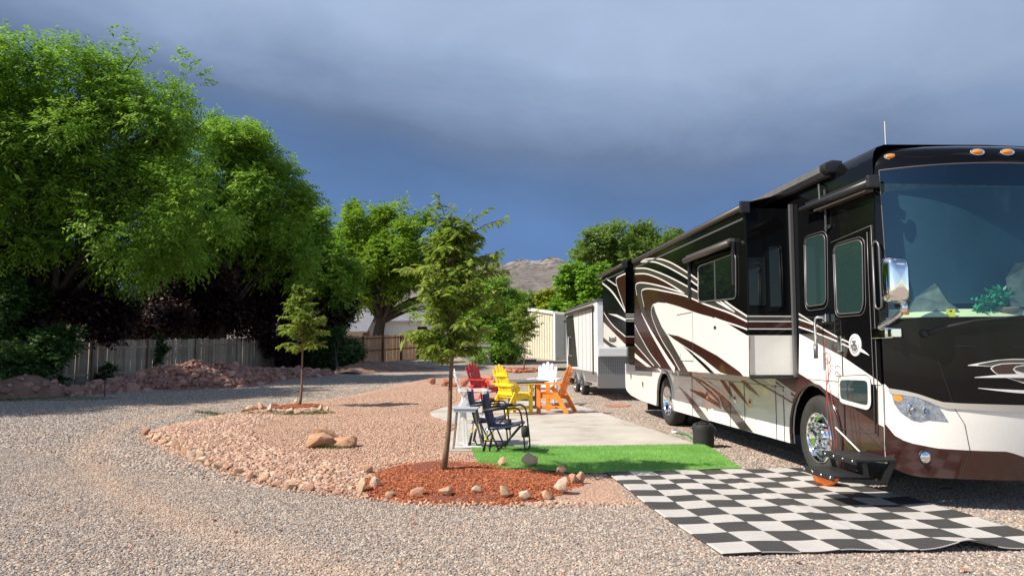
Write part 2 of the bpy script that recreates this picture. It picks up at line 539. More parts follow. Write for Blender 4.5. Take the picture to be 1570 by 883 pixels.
class B:
    """collects shapes that become ONE mesh object"""
    def __init__(s):
        s.v, s.f = [], []
    def add(s, vs, fs):
        k = len(s.v)
        s.v += [tuple(map(float, p)) for p in vs]
        s.f += [tuple(i + k for i in f) for f in fs]
        return s
    def box(s, x0, x1, y0, y1, z0, z1):
        vs = [(x, y, z) for z in (z0, z1) for y in (y0, y1) for x in (x0, x1)]
        return s.add(vs, [(0, 2, 3, 1), (4, 5, 7, 6), (0, 1, 5, 4), (2, 6, 7, 3), (0, 4, 6, 2), (1, 3, 7, 5)])
    def bar(s, a, b, w, h, upv=(0, 0, 1)):
        """a board from a to b, w across, h along upv"""
        a, b, upv = np.array(a, float), np.array(b, float), np.array(upv, float)
        d = (b - a) / np.linalg.norm(b - a)
        x = np.cross(d, upv)
        x /= np.linalg.norm(x)
        y = np.cross(x, d)
        vs = []
        for p in (a, b):
            for i, j in ((-1, -1), (1, -1), (1, 1), (-1, 1)):
                vs.append(p + x * w / 2 * i + y * h / 2 * j)
        return s.add(vs, [(0, 1, 2, 3), (7, 6, 5, 4), (0, 4, 5, 1), (1, 5, 6, 2), (2, 6, 7, 3), (3, 7, 4, 0)])
    def tube(s, pts, r, n=8, cap=True):
        P = [np.array(p, float) for p in pts]
        rs = r if isinstance(r, (list, tuple)) else [r] * len(P)
        k = len(s.v)
        ref = None
        for i, p in enumerate(P):
            d = P[min(i + 1, len(P) - 1)] - P[max(i - 1, 0)]
            d = d / (np.linalg.norm(d) + 1e-9)
            if ref is None:
                ref = np.array([0, 0, 1.0]) if abs(d[2]) < 0.9 else np.array([1.0, 0, 0])
            x = np.cross(d, ref)
            x /= np.linalg.norm(x) + 1e-9
            y = np.cross(x, d)
            ref = y
            for j in range(n):
                t = 2 * math.pi * j / n
                s.v.append(tuple(p + (x * math.cos(t) + y * math.sin(t)) * rs[i]))
        for i in range(len(P) - 1):
            for j in range(n):
                q = (j + 1) % n
                s.f.append((k + i * n + j, k + i * n + q, k + (i + 1) * n + q, k + (i + 1) * n + j))
        if cap:
            s.f.append(tuple(k + j for j in range(n))[::-1])
            s.f.append(tuple(k + (len(P) - 1) * n + j for j in range(n)))
        return s
    def lathe(s, prof, c, axis='z', n=24, close=False):
        """prof: (radius, height along the axis)"""
        k = len(s.v)
        for r, h in prof:
            for j in range(n):
                t = 2 * math.pi * j / n
                a, b = r * math.cos(t), r * math.sin(t)
                p = {'z': (a, b, h), 'x': (h, a, b), 'y': (a, h, b)}[axis]
                s.v.append((c[0] + p[0], c[1] + p[1], c[2] + p[2]))
        m = len(prof)
        for i in range(m if close else m - 1):
            for j in range(n):
                q = (j + 1) % n
                i2 = (i + 1) % m
                s.f.append((k + i * n + j, k + i * n + q, k + i2 * n + q, k + i2 * n + j))
        return s
    def prism(s, poly, axis, a, b):
        """closed outline, drawn in the plane across the axis, pushed from a to b"""
        n = len(poly)
        def P(p, h):
            return {'x': (h, p[0], p[1]), 'y': (p[0], h, p[1]), 'z': (p[0], p[1], h)}[axis]
        vs = [P(p, a) for p in poly] + [P(p, b) for p in poly]
        fs = [tuple(range(n))[::-1], tuple(range(n, 2 * n))] + [(i, (i + 1) % n, n + (i + 1) % n, n + i) for i in range(n)]
        return s.add(vs, fs)
    def build(s, name, mat, parent=None, smooth=False, bevel=0.0, loc=None, recalc=True):
        me = bpy.data.meshes.new(name)
        me.from_pydata(s.v, [], s.f)
        if recalc:
            bm = bmesh.new()
            bm.from_mesh(me)
            bmesh.ops.recalc_face_normals(bm, faces=bm.faces)
            bm.to_mesh(me)
            bm.free()
        return finish(name, me, mat, parent, smooth, bevel, loc)
def finish(name, me, mat, parent=None, smooth=False, bevel=0.0, loc=None):
    me.materials.append(MATS[mat] if isinstance(mat, str) else mat)
    o = bpy.data.objects.new(name, me)
    COL.objects.link(o)
    if parent:
        o.parent = parent
    if loc is not None:
        o.location = loc
    if smooth:
        me.shade_smooth()
        if smooth == 'auto':
            me.set_sharp_from_angle(angle=R(38))
    if bevel:
        m = o.modifiers.new('edge', 'BEVEL')
        m.width = bevel
        m.segments = 2
        m.limit_method = 'ANGLE'
    return o
def tag(o, label=None, cat=None, group=None, kind=None):
    if label:
        o['label'] = label
    if cat:
        o['category'] = cat
    if group:
        o['group'] = group
    if kind:
        o['kind'] = kind
    return o
def thing(name, label, cat, loc=(0, 0, 0), rz=0.0, group=None):
    o = bpy.data.objects.new(name, None)
    o.empty_display_size = 0.2
    COL.objects.link(o)
    o.location = tuple(loc)
    o.rotation_euler = (0, 0, rz)
    return tag(o, label, cat, group)
def raw(name, V, Fq, mat, parent=None, smooth=False):
    me = bpy.data.meshes.new(name)
    n, m, k = len(V), len(Fq), Fq.shape[1]
    me.vertices.add(n)
    me.vertices.foreach_set('co', np.ascontiguousarray(V, dtype=np.float32).ravel())
    me.loops.add(m * k)
    me.loops.foreach_set('vertex_index', np.ascontiguousarray(Fq, dtype=np.int32).ravel())
    me.polygons.add(m)
    me.polygons.foreach_set('loop_start', np.arange(0, m * k, k, dtype=np.int32))
    me.polygons.foreach_set('loop_total', np.full(m, k, dtype=np.int32))
    me.update(calc_edges=True)
    return finish(name, me, mat, parent, smooth)

# scattered stuff (gravel, chips, blades): one object each, points spread over a sheet
def scatter(name, label, cat, poly, zfun, density, shape, size, mat, seed, flat=(1, 1, 1), step=0.6, parent=None):
    """poly: outline on the ground"""
    P = np.array(poly, float)
    bm = bmesh.new()
    vs = [bm.verts.new((x, y, 0)) for x, y in P]
    bm.faces.new(vs)
    bmesh.ops.triangulate(bm, faces=bm.faces)
    for _ in range(7):
        ed = [e for e in bm.edges if e.calc_length() > step * 2]
        if not ed:
            break
        bmesh.ops.subdivide_edges(bm, edges=ed, cuts=1, use_grid_fill=False)
        bmesh.ops.triangulate(bm, faces=bm.faces)
    for v in bm.verts:
        v.co.z = zfun(v.co.x, v.co.y)
    bmesh.ops.recalc_face_normals(bm, faces=bm.faces)
    me = bpy.data.meshes.new(name)
    bm.to_mesh(me)
    bm.free()
    o = finish(name, me, mat, parent)
    ng = bpy.data.node_groups.new(name, 'GeometryNodeTree')
    ng.interface.new_socket('Geometry', in_out='INPUT', socket_type='NodeSocketGeometry')
    ng.interface.new_socket('Geometry', in_out='OUTPUT', socket_type='NodeSocketGeometry')
    N = ng.nodes.new
    gi, go = N('NodeGroupInput'), N('NodeGroupOutput')
    dp = N('GeometryNodeDistributePointsOnFaces')
    dp.inputs['Density'].default_value = density
    dp.inputs['Seed'].default_value = seed
    ip = N('GeometryNodeInstanceOnPoints')
    L = ng.links.new
    L(gi.outputs[0], dp.inputs['Mesh'])
    L(dp.outputs['Points'], ip.inputs['Points'])
    if shape == 'pebble':
        src = N('GeometryNodeMeshIcoSphere')
        src.inputs['Radius'].default_value = 1.0
        src.inputs['Subdivisions'].default_value = 2
        sp = N('GeometryNodeSetPosition')
        nz = N('ShaderNodeTexNoise')
        nz.inputs['Scale'].default_value = 0.9
        sb = N('ShaderNodeVectorMath')
        sb.operation = 'SUBTRACT'
        sb.inputs[1].default_value = (0.5, 0.5, 0.5)
        sc = N('ShaderNodeVectorMath')
        sc.operation = 'SCALE'
        sc.inputs['Scale'].default_value = 1.5
        L(nz.outputs['Color'], sb.inputs[0])
        L(sb.outputs[0], sc.inputs[0])
        L(src.outputs['Mesh'], sp.inputs['Geometry'])
        L(sc.outputs[0], sp.inputs['Offset'])
        geo = sp.outputs[0]
    elif shape == 'chip':
        src = N('GeometryNodeMeshCube')
        src.inputs['Size'].default_value = (2, 2, 2)
        geo = src.outputs['Mesh']
    else:
        src = N('GeometryNodeMeshCone')
        src.inputs['Vertices'].default_value = 3
        src.inputs['Radius Bottom'].default_value = 0.12
        src.inputs['Radius Top'].default_value = 0.0
        src.inputs['Depth'].default_value = 1.0
        geo = src.outputs['Mesh']
    sm = N('GeometryNodeSetMaterial')
    sm.inputs['Material'].default_value = MATS[mat]
    L(geo, sm.inputs['Geometry'])
    L(sm.outputs[0], ip.inputs['Instance'])
    rr = N('FunctionNodeRandomValue')
    rr.data_type = 'FLOAT_VECTOR'
    if shape == 'blade':
        rr.inputs[0].default_value = (-0.7, -0.7, 0)
        rr.inputs[1].default_value = (0.7, 0.7, 6.28)
    elif shape == 'chip':
        rr.inputs[0].default_value = (-0.5, -0.5, 0)
        rr.inputs[1].default_value = (0.5, 0.5, 6.28)
    else:
        rr.inputs[0].default_value = (-0.6, -0.6, 0)
        rr.inputs[1].default_value = (0.6, 0.6, 6.28)
    rr.inputs['Seed'].default_value = seed + 1
    L(rr.outputs[0], ip.inputs['Rotation'])
    rs = N('FunctionNodeRandomValue')
    rs.data_type = 'FLOAT_VECTOR'
    rs.inputs[0].default_value = tuple(size[0] * k for k in flat)
    rs.inputs[1].default_value = tuple(size[1] * k for k in flat)
    rs.inputs['Seed'].default_value = seed + 2
    L(rs.outputs[0], ip.inputs['Scale'])
    L(ip.outputs[0], go.inputs[0])
    m = o.modifiers.new('scatter', 'NODES')
    m.node_group = ng
    tag(o, label, cat, None, 'stuff')
    if parent:
        for k in ('category',):
            if k in o:
                del o[k]
    return o

# stones: a few shapes, shared
def rock_mesh(name, seed, n=16, flat=0.7, mat='sandstone', bev=0.10):
    r = random.Random(seed)
    bm = bmesh.new()
    for _ in range(n):
        v = Vector((r.gauss(0, 1), r.gauss(0, 1), r.gauss(0, 1))).normalized() * r.uniform(0.8, 1.0)
        bm.verts.new((v.x * 0.5, v.y * 0.40, v.z * 0.5 * flat))
    h = bmesh.ops.convex_hull(bm, input=bm.verts)
    bmesh.ops.delete(bm, geom=[g for g in h['geom_interior'] if isinstance(g, bmesh.types.BMVert)], context='VERTS')
    bmesh.ops.dissolve_limit(bm, angle_limit=R(14), verts=bm.verts, edges=bm.edges)
    if bev:
        bmesh.ops.bevel(bm, geom=list(bm.edges), offset=bev * 0.5, segments=2, profile=0.6, affect='EDGES')
    bmesh.ops.triangulate(bm, faces=bm.faces)
    zmin = min(v.co.z for v in bm.verts)
    for v in bm.verts:
        v.co.z -= zmin
    me = bpy.data.meshes.new(name)
    bm.to_mesh(me)
    bm.free()
    me.materials.append(MATS[mat])
    me.shade_smooth()
    me.set_sharp_from_angle(angle=R(30))
    return me
def place(name, me, loc, scale, rz, tilt=(0, 0), parent=None):
    o = bpy.data.objects.new(name, me)
    COL.objects.link(o)
    o.location = loc
    o.scale = scale
    o.rotation_euler = (tilt[0], tilt[1], rz)
    if parent:
        o.parent = parent
    return o
def inside(p, poly):
    x, y = p
    c = False
    j = len(poly) - 1
    for i in range(len(poly)):
        xi, yi = poly[i]
        xj, yj = poly[j]
        if (yi > y) != (yj > y) and x < (xj - xi) * (y - yi) / (yj - yi) + xi:
            c = not c
        j = i
    return c

# ------------------------------------------------------------------ the setting
def build_ground():
    ys = np.concatenate([np.linspace(-30, 0, 5), np.linspace(2, 66, 90), np.array([75, 90, 120, 200, 400, 900, 2000, 5000, 9000])])
    xs = np.concatenate([np.array([-6000, -2000, -600, -200, -100, -60]), np.linspace(-42, 42, 60), np.array([60, 100, 200, 600, 2000, 6000])])
    V = np.array([(x, y, zg(x, y)) for y in ys for x in xs])
    nx = len(xs)
    F = np.array([(j * nx + i, j * nx + i + 1, (j + 1) * nx + i + 1, (j + 1) * nx + i) for j in range(len(ys) - 1) for i in range(nx - 1)])
    o = raw('ground', V, F, 'gravel_ground')
    tag(o, 'grey gravel yard running back to the fence and trees', 'ground', None, 'structure')
build_ground()

def build_hill():
    Y0 = 2600.0
    prof = [(-700, 520), (-300, 515), (0, 505), (250, 495), (480, 470), (600, 440), (700, 413), (755, 403), (800, 399), (845, 394), (872, 401), (910, 412), (1000, 432), (1150, 455), (1400, 480), (1900, 505), (2400, 530)]
    px = [p[0] for p in prof]
    py = [p[1] for p in prof]
    ridge_x = [(p - 785) / 1137 * Y0 for p in px]
    ridge_z = [CAM_H + (536 - q) / 1137 * Y0 for q in py]
    xs = np.linspace(ridge_x[0], ridge_x[-1], 260)
    rz = np.interp(xs, ridge_x, ridge_z)
    ks = np.linspace(0, 1, 46)
    rs = np.random.RandomState(3)
    ph = rs.uniform(0, 6.28, 12)
    V = []
    for k in ks:
        for x, z in zip(xs, rz):
            y = Y0 - 1500 * (1 - k) if k <= 1 else Y0
            s = k ** 1.25
            fold = sum(math.sin(x * 0.0042 * (i + 1) + ph[i] + 3.0 * k * (i % 3)) / (i + 1.3) for i in range(9))
            zz = z * s + 16 * fold * math.sin(math.pi * min(k, 1)) * min(1, z / 200) + 7 * math.sin(x * 0.05 + ph[10]) * s * min(1, z / 300)
            V.append((x, y + 40 * fold * (1 - k), max(zz, -2)))
    n = len(xs)
    for x, z in zip(xs, rz):
        V.append((x, Y0 + 900, -5))
    F = [(j * n + i, j * n + i + 1, (j + 1) * n + i + 1, (j + 1) * n + i) for j in range(len(ks)) for i in range(n - 1)]
    o = raw('mountain', np.array(V), np.array(F), 'hillside', None, True)
    tag(o, 'dry brown mountain with a pale rocky crest under the storm cloud', 'mountain', None, 'structure')
build_hill()

# the pink gravel bed that reaches out into the yard
BED_PX = [(212, 668), (232, 680), (262, 695), (300, 709), (345, 726), (392, 741), (440, 751), (490, 757), (540, 762), (590, 769), (640, 774), (720, 777), (800, 778),
          (870, 775), (930, 776), (985, 772), (960, 748), (935, 728), (1000, 716), (1060, 690), (1020, 668), (900, 624), (860, 612), (800, 604), (770, 597), (740, 590), (690, 587), (640, 590), (600, 597),
          (520, 611), (450, 621), (380, 631), (330, 639), (280, 648), (240, 657)]
BED = [tuple(gp(x, y)[:2]) for x, y in BED_PX]
BEDA = np.array(BED)
def edge_dist(x, y):
    a = BEDA
    b = np.roll(BEDA, -1, axis=0)
    ab = b - a
    t = np.clip(((x - a[:, 0]) * ab[:, 0] + (y - a[:, 1]) * ab[:, 1]) / (ab ** 2).sum(1), 0, 1)
    return float(np.min(np.hypot(a[:, 0] + ab[:, 0] * t - x, a[:, 1] + ab[:, 1] * t - y)))
# concrete patio
SLAB_PX = [(686, 690), (682, 672), (690, 662), (704, 655), (702, 649), (684, 643), (664, 637), (660, 631), (672, 626), (700, 621), (760, 616), (820, 614), (868, 616), (897, 624), (1080, 684), (1092, 690)]
SLAB = [tuple(gp(x, y, 0.045)[:2]) for x, y in SLAB_PX]
SLABA = np.array(SLAB)
def slab_dist(x, y):
    a = SLABA
    ab = np.roll(SLABA, -1, axis=0) - a
    t = np.clip(((x - a[:, 0]) * ab[:, 0] + (y - a[:, 1]) * ab[:, 1]) / (ab ** 2).sum(1), 0, 1)
    return float(np.min(np.hypot(a[:, 0] + ab[:, 0] * t - x, a[:, 1] + ab[:, 1] * t - y)))
def zbed(x, y):
    d = edge_dist(x, y)
    sd = slab_dist(x, y)
    if inside((x, y), SLAB):
        return zg(x, y) - 0.02
    return zg(x, y) - 0.012 + 0.026 * min(1.0, d / 0.18) + min(1.0, sd / 0.8) * 0.075 * min(1.0, d / 0.7) * (1.0 if x < 0.2 else max(0.0, 1 - (x - 0.2) / 0.8)) + 0.010 * min(1.0, d / 0.3) * math.sin(x * 2.1) * math.sin(y * 1.7)
def sheet(name, poly, zfun, mat, step=0.5, n_sub=5):
    bm = bmesh.new()
    bm.faces.new([bm.verts.new((x, y, 0)) for x, y in poly])
    bmesh.ops.triangulate(bm, faces=bm.faces)
    for _ in range(n_sub):
        ed = [e for e in bm.edges if e.calc_length() > step]
        if not ed:
            break
        bmesh.ops.subdivide_edges(bm, edges=ed, cuts=1)
        bmesh.ops.triangulate(bm, faces=bm.faces)
    for v in bm.verts:
        v.co.z = zfun(v.co.x, v.co.y)
    bmesh.ops.recalc_face_normals(bm, faces=bm.faces)
    for f in bm.faces:
        if f.normal.z < 0:
            f.normal_flip()
    me = bpy.data.meshes.new(name)
    bm.to_mesh(me)
    bm.free()
    return finish(name, me, mat, None, True)
o = sheet('gravel_bed', BED, zbed, 'pink_ground', 0.3, 7)
tag(o, 'raised bed of pink crushed gravel reaching into the yard', 'gravel bed', None, 'structure')

b = B()
b.prism(SLAB, 'z', -0.05, 0.045)
o = b.build('patio_slab', 'concrete', None, False, 0.01)
tag(o, 'pale concrete patio slab under the painted chairs', 'patio', None, 'structure')

# loose gravel near the viewer
def gpoly(pts):
    return [tuple(gp(x, y)[:2]) for x, y in pts]
scatter('near_gravel', 'loose grey and tan pebbles across the near yard', 'gravel', [(-5.2, 4.3), (5.6, 4.3), (8.2, 9.2), (3.2, 9.9), (1.2, 8.4), (-3, 8.6), (-9.0, 12.6)], lambda x, y: 0.0, 2100, 'pebble', (0.005, 0.0145), 'pebbles_grey', 11, (1.15, 1.0, 0.75), 2.0)
scatter('lane_gravel', 'grey pebbles on the lane beside the pink bed', 'gravel', [(-9.0, 12.6), (-3, 8.6), (-4.5, 12), (-6.8, 14.2), (-5.0, 22), (-3.0, 34), (-11.5, 34), (-15.5, 22)], lambda x, y: zg(x, y), 420, 'pebble', (0.012, 0.026), 'pebbles_grey', 21, (1.2, 1.0, 0.7), 2.0)
scatter('side_gravel', 'pinkish grey pebbles along the coach and trailer', 'gravel', [(4.2, 8.6), (3.0, 9.7), (3.15, 12.2), (1.9, 19.6), (1.5, 34), (3.4, 34), (4.4, 9)], lambda x, y: zg(x, y), 950, 'pebble', (0.008, 0.02), 'pebbles_grey', 31, (1.15, 1.0, 0.75), 2.0)
NB = gpoly([(216, 668), (232, 679), (262, 694), (300, 707.5), (345, 725), (392, 739.5), (440, 749.5), (490, 755.5), (545, 760), (556, 740), (610, 722), (730, 716), (720, 690), (688, 690), (683, 672), (690, 662), (704, 655), (684, 643), (664, 637), (660, 631), (700, 619), (700, 600), (690, 588.5), (640, 591.5), (600, 598), (520, 612), (450, 622), (380, 632), (330, 640), (280, 649), (240, 658)])
scatter('bed_gravel', 'fine pink gravel spread over the raised bed', 'gravel', NB, lambda x, y: zbed(x, y) + .004, 900, 'pebble', (0.0075, 0.019), 'pebbles_pink', 41, (1.15, 1.0, 0.8), 0.16)
CB = gpoly([(224, 672), (262, 693), (300, 706), (345, 723), (392, 738), (440, 748), (490, 754), (545, 757), (560, 735), (480, 712), (400, 690), (385, 665), (420, 645), (480, 632), (400, 634), (330, 641), (250, 657)])
scatter('coarse_gravel', 'coarse pale pink stones along the rim of the bed', 'gravel', CB, lambda x, y: zbed(x, y) + .006, 260, 'pebble', (0.018, 0.040), 'pebbles_pink', 51, (1.2, 1.0, 0.8), 0.16)
scatter('corner_gravel', 'pink gravel between the bark bed and the chequered mat', 'gravel', gpoly([(880, 735), (930, 724), (985, 771), (930, 775), (870, 774)]), zbed, 1300, 'pebble', (0.006, 0.017), 'pebbles_pink', 61, (1.15, 1.0, 0.8), 0.8)
# stones strayed over the rim
rim = BED_PX[:16]
RIM_O = [tuple(gp(x, y)[:2]) for x, y in rim]
rc = np.array([-1.5, 13.0])
out_, in_ = [], []
for q in RIM_O:
    d_ = np.array(q) - rc
    d_ /= np.linalg.norm(d_)
    out_.append(tuple(np.array(q) + d_ * .09))
    in_.append(tuple(np.array(q) - d_ * .14))
scatter('rim_gravel', 'pink stones strayed along the near rim of the bed', 'gravel', out_ + in_[::-1], lambda x, y: max(zbed(x, y), 0.0) if inside((x, y), BED) else 0.004, 420, 'pebble', (0.008, 0.022), 'pebbles_pink', 66, (1.2, 1.0, 0.8), 0.4)
# bark mulch round the big sapling
MULCH_PX = [(545, 748), (555, 765), (600, 772), (680, 775), (760, 776), (830, 773), (870, 764), (900, 748), (885, 738), (820, 727), (740, 720), (670, 717), (610, 724), (575, 734)]
MUL = gpoly(MULCH_PX)
mc = np.array(MUL).mean(0)
def zmul(x, y):
    d = math.hypot((x + 0.95) / 1.55, (y - 9.35) / 0.75)
    return 0.05 + 0.13 * max(0, 1 - d) + 0.012 * math.sin(9 * x) * math.sin(11 * y)
def pdist(x, y, P):
    a = np.array(P)
    ab = np.roll(a, -1, axis=0) - a
    t = np.clip(((x - a[:, 0]) * ab[:, 0] + (y - a[:, 1]) * ab[:, 1]) / (ab ** 2).sum(1), 0, 1)
    return float(np.min(np.hypot(a[:, 0] + ab[:, 0] * t - x, a[:, 1] + ab[:, 1] * t - y)))
def mulch(name, label, poly, zf, density, seed, size):
    o = sheet(name, poly, zf, 'mulch_soil', 0.25)
    tag(o, label, 'mulch', None, 'structure')
    scatter('bark_chips', label.replace('mound', 'chips over the mound').replace('ring', 'chips in the ring'), 'mulch', poly, lambda x, y: zf(x, y) + 0.004, density, 'chip', size, 'bark_chip', seed, (1.0, 0.32, 0.13), 0.35)
MUL2 = [(mc[0] + (x - mc[0]) * 0.97, mc[1] + (y - mc[1]) * 0.97) for x, y in MUL]
mulch('mulch_mound', 'red bark mound round the nearest young tree', MUL2, lambda x, y: max(zbed(x, y) - 0.004, -.01) + (max(zmul(x, y) - zbed(x, y), .012)) * min(1.0, pdist(x, y, MUL2) / .30), 4200, 81, (0.012, 0.034))
def disc(cx, cy, rx, ry, n=20):
    return [(cx + rx * math.cos(2 * math.pi * i / n), cy + ry * math.sin(2 * math.pi * i / n)) for i in range(n)]
sb = gp(459, 629)
mulch('mulch_ring', 'red bark ring round the slender tree by the lane', disc(sb[0] - 0.35, sb[1] - 0.15, 0.95, 0.75), lambda x, y: zbed(x, y) + 0.03, 1500, 91, (0.02, 0.05))
fb = gz(803, 568)
mulch('mulch_patch', 'red bark ring round the small tree before the shed', disc(fb[0] - 0.2, fb[1], 1.0, 2.0), lambda x, y: zg(x, y) + 0.03, 260, 95, (0.04, 0.11))

# weeds
for i, (px, py, rr, nm) in enumerate([(440, 640, 0.75, 'thin green grass beside the slender tree ring'), (330, 637, 0.35, 'tuft of grass on the lane edge of the bed'), (512, 697, 0.22, 'small weed under the pale boulder'), (60, 612, 1.6, 'strip of grass at the foot of the dirt heap'), (855, 566, 1.6, 'patch of lawn beside the trailer')]):
    p = gz(px, py)
    scatter('grass_tuft', nm, 'grass', disc(p[0], p[1], rr * 1.5, rr * 0.6), (lambda x, y: zbed(x, y)) if i in (0, 1, 2) else zg, 1500 if rr < 0.8 else 500, 'blade', (0.025, 0.07) if i < 4 else (0.05, 0.1), 'grass', 100 + i, (1, 1, 1), 0.5)

scatter('leaf_litter', 'dry leaves and bark bits strewn over the near gravel', 'litter', [(-4.6, 4.6), (4.6, 4.6), (4.2, 5.7), (1.4, 5.8), (0.9, 7.2), (-2.5, 7.4), (-6.5, 11.0), (-8.0, 11.0)], lambda x, y: 0.017, 2.2, 'chip', (0.008, 0.026), 'bark_chip', 140, (1.0, 0.55, 0.06), 2.0)
# edging stones, one object each
ROCKS = [rock_mesh('edging_stone', 200 + i, 11 + i % 4, 0.62 + 0.1 * (i % 3), 'sandstone', 0.05) for i in range(9)]
REDS = [rock_mesh('red_stone', 300 + i, 14, 0.7, 'red_rock') for i in range(4)]
def stone(px, py, wpx, label, group, meshes=ROCKS, name='edging_stone', sink=0.02, squash=0.98, cat='stone'):
    p = gz(px, py)
    w = wpx * 1.2 * p[1] / 1137
    me = meshes[rnd.randrange(len(meshes))]
    o = place(name, me, (p[0], p[1] + w * 0.25, (zbed(p[0], p[1]) if inside((p[0], p[1]), BED) else zg(p[0], p[1])) - w * sink * 0.5), (w, w * rnd.uniform(0.85, 1.2), w * squash * rnd.uniform(0.8, 1.15)), rnd.uniform(-0.5, 0.5) + rnd.choice((0, math.pi)), (rnd.uniform(-.2, .2), rnd.uniform(-.2, .2)))
    return tag(o, label, cat, group)
for px, py, w in [(220, 669, 17), (227, 675, 16), (238, 679, 17), (247, 684, 19), (257, 688, 16), (266, 691, 17), (282, 698, 20), (291, 703, 19), (303, 707, 20), (310, 713, 18), (318, 716, 17), (332, 720, 21), (345, 723, 18),
                  (362, 729, 19), (381, 736, 18), (401, 742, 21), (423, 747, 18), (446, 751, 19), (472, 755, 21), (500, 757, 16), (517, 759, 18), (273, 694, 13), (352, 727, 12), (412, 744, 12)]:
    stone(px, py, w, 'tan sandstone edging rock along the near rim of the pink bed', 'edging rocks along the near rim of the bed')
for px, py, w, lab in [(551, 759, 24, 'large tan rock at the left end of the bark mound'), (572, 755, 17, 'pinkish rock tucked behind the left end rock of the bark mound'), (560, 737, 22, 'pale rock on the gravel above the left end of the bark mound'),
                       (597, 766, 16, 'small orange rock at the near left of the bark mound'), (641, 767, 26, 'flat tan rock on the near edge of the bark mound'), (684, 767, 22, 'wedge of pale rock on the near edge below the tree'),
                       (730, 765, 16, 'half buried tan rock right of the tree on the near edge'), (771, 770, 20, 'round pinkish rock on the near edge of the bark mound'), (804, 772, 19, 'small cream rock on the near edge of the bark mound'),
                       (839, 771, 21, 'upright tan cobble at the near right of the bark mound'), (863, 764, 27, 'round pink cobble at the right end of the bark mound'), (879, 748, 19, 'tan rock beside the paired stones at the right of the mound'),
                       (892, 746, 18, 'weathered rock farthest right by the bark mound'), (861, 735, 17, 'tan rock behind the bark mound by the turf corner'), (813, 729, 26, 'broad tan rock against the edge of the turf'),
                       (771, 728, 16, 'small rock between the tree and the turf')]:
    stone(px, py, w, lab, 'rocks round the bark mound', squash=1.15)
for px, py, w in [(381, 635, 15), (398, 633, 17), (413, 638, 15), (420, 628, 14), (430, 639, 11), (443, 640, 13), (455, 641, 11), (480, 638, 15), (491, 636, 14), (500, 637, 11), (452, 625, 13), (374, 638, 12)]:
    stone(px, py, w, 'small tan rock in the ring round the slender tree', 'rocks round the slender tree')
for px, py, w in [(662, 593, 14), (680, 596, 18), (697, 597, 16), (712, 596, 18), (745, 595, 26), (757, 600, 20), (728, 592, 14)]:
    stone(px, py, w, 'reddish rock at the far end of the pink bed', 'rocks at the far end of the bed', REDS, 'red_stone', squash=1.1)
for px, py, w in [(778, 570, 14), (790, 572, 12), (812, 571, 13), (824, 568, 12), (768, 567, 12), (900, 549, 13)]:
    stone(px, py, w, 'red rock near the small tree before the shed', 'rocks by the shed tree', REDS, 'red_stone', squash=0.8)
# the pale boulder, two lumps grown together
def boulder():
    bm = bmesh.new()
    for cx, cy, cz, sx, sy, sz, sd in ((-0.17, -0.03, 0.0, 0.44, 0.50, 0.62, 11), (0.17, 0.02, 0.0, 0.46, 0.44, 0.52, 14), (-0.13, 0.14, 0.05, 0.40, 0.36, 0.56, 17), (0.02, 0.05, 0.0, 0.40, 0.40, 0.42, 19)):
        me_t = rock_mesh('t', sd, 15, 0.9, 'sandstone', 0.018)
        t = bmesh.new()
        t.from_mesh(me_t)
        for v in t.verts:
            p = v.co
            k = 1 + 0.05 * math.sin(p.x * 14 + sd) * math.sin(p.y * 12) + 0.03 * math.sin(p.z * 25 + p.x * 9)
            v.co = Vector((p.x * sx * k + cx, p.y * sy * k + cy, p.z * sz * 0.9 + cz - .03))
        t.to_mesh(me_t)
        t.free()
        bm.from_mesh(me_t)
        bpy.data.meshes.remove(me_t)
    me = bpy.data.meshes.new('boulder')
    bm.to_mesh(me)
    bm.free()
    p = gp(507, 697)
    me.materials.clear()
    o = finish('boulder', me, 'boulder_stone', None, 'auto', 0, (p[0], p[1] + 0.12, zbed(p[0], p[1]) - 0.02))
    o.scale = (1.15, 0.95, 0.72)
    tag(o, 'two lobed pale sandstone boulder alone on the pink gravel', 'boulder')
boulder()

# ------------------------------------------------------------------ trees
def nrm(a):
    return a / (np.linalg.norm(a, axis=-1, keepdims=True) + 1e-9)
def leaves(rs, pos, twig, k, tl, ll, lw, droop, side=0.9):
    """k leaves along each twig; returns quads"""
    n = len(pos)
    t = (np.arange(k) + 0.6) / k
    up = np.array([0, 0, 1.0])
    sd = nrm(np.cross(twig, up + rs.normal(0, 0.15, (n, 3))))
    P = pos[:, None, :] + twig[:, None, :] * (t[None, :, None] * tl[:, None, None])
    P[:, :, 2] -= droop * (t[None, :] ** 2) * tl[:, None]
    sgn = np.where(np.arange(k) % 2 == 0, 1.0, -1.0)
    D = twig[:, None, :] * 0.55 + sd[:, None, :] * (sgn[None, :, None] * side) + rs.normal(0, 0.28, (n, k, 3))
    D[:, :, 2] -= droop * 0.9 + 0.1
    D = nrm(D)
    Nn = up + rs.normal(0, 0.55, (n, k, 3)) + 0.5 * twig[:, None, :]
    W = nrm(np.cross(D, Nn))
    s = rs.uniform(0.7, 1.25, (n, k, 1))
    P, D, W, s = (q.reshape(-1, q.shape[-1]) for q in (P, D, W, s))
    a = P
    b = P + D * ll * 0.45 * s + W * lw * 0.5 * s
    c = P + D * ll * s
    c[:, 2] -= 0.12 * ll
    d = P + D * ll * 0.45 * s - W * lw * 0.5 * s
    V = np.stack([a, b, c, d], 1).reshape(-1, 3)
    return V, np.arange(len(V)).reshape(-1, 4)
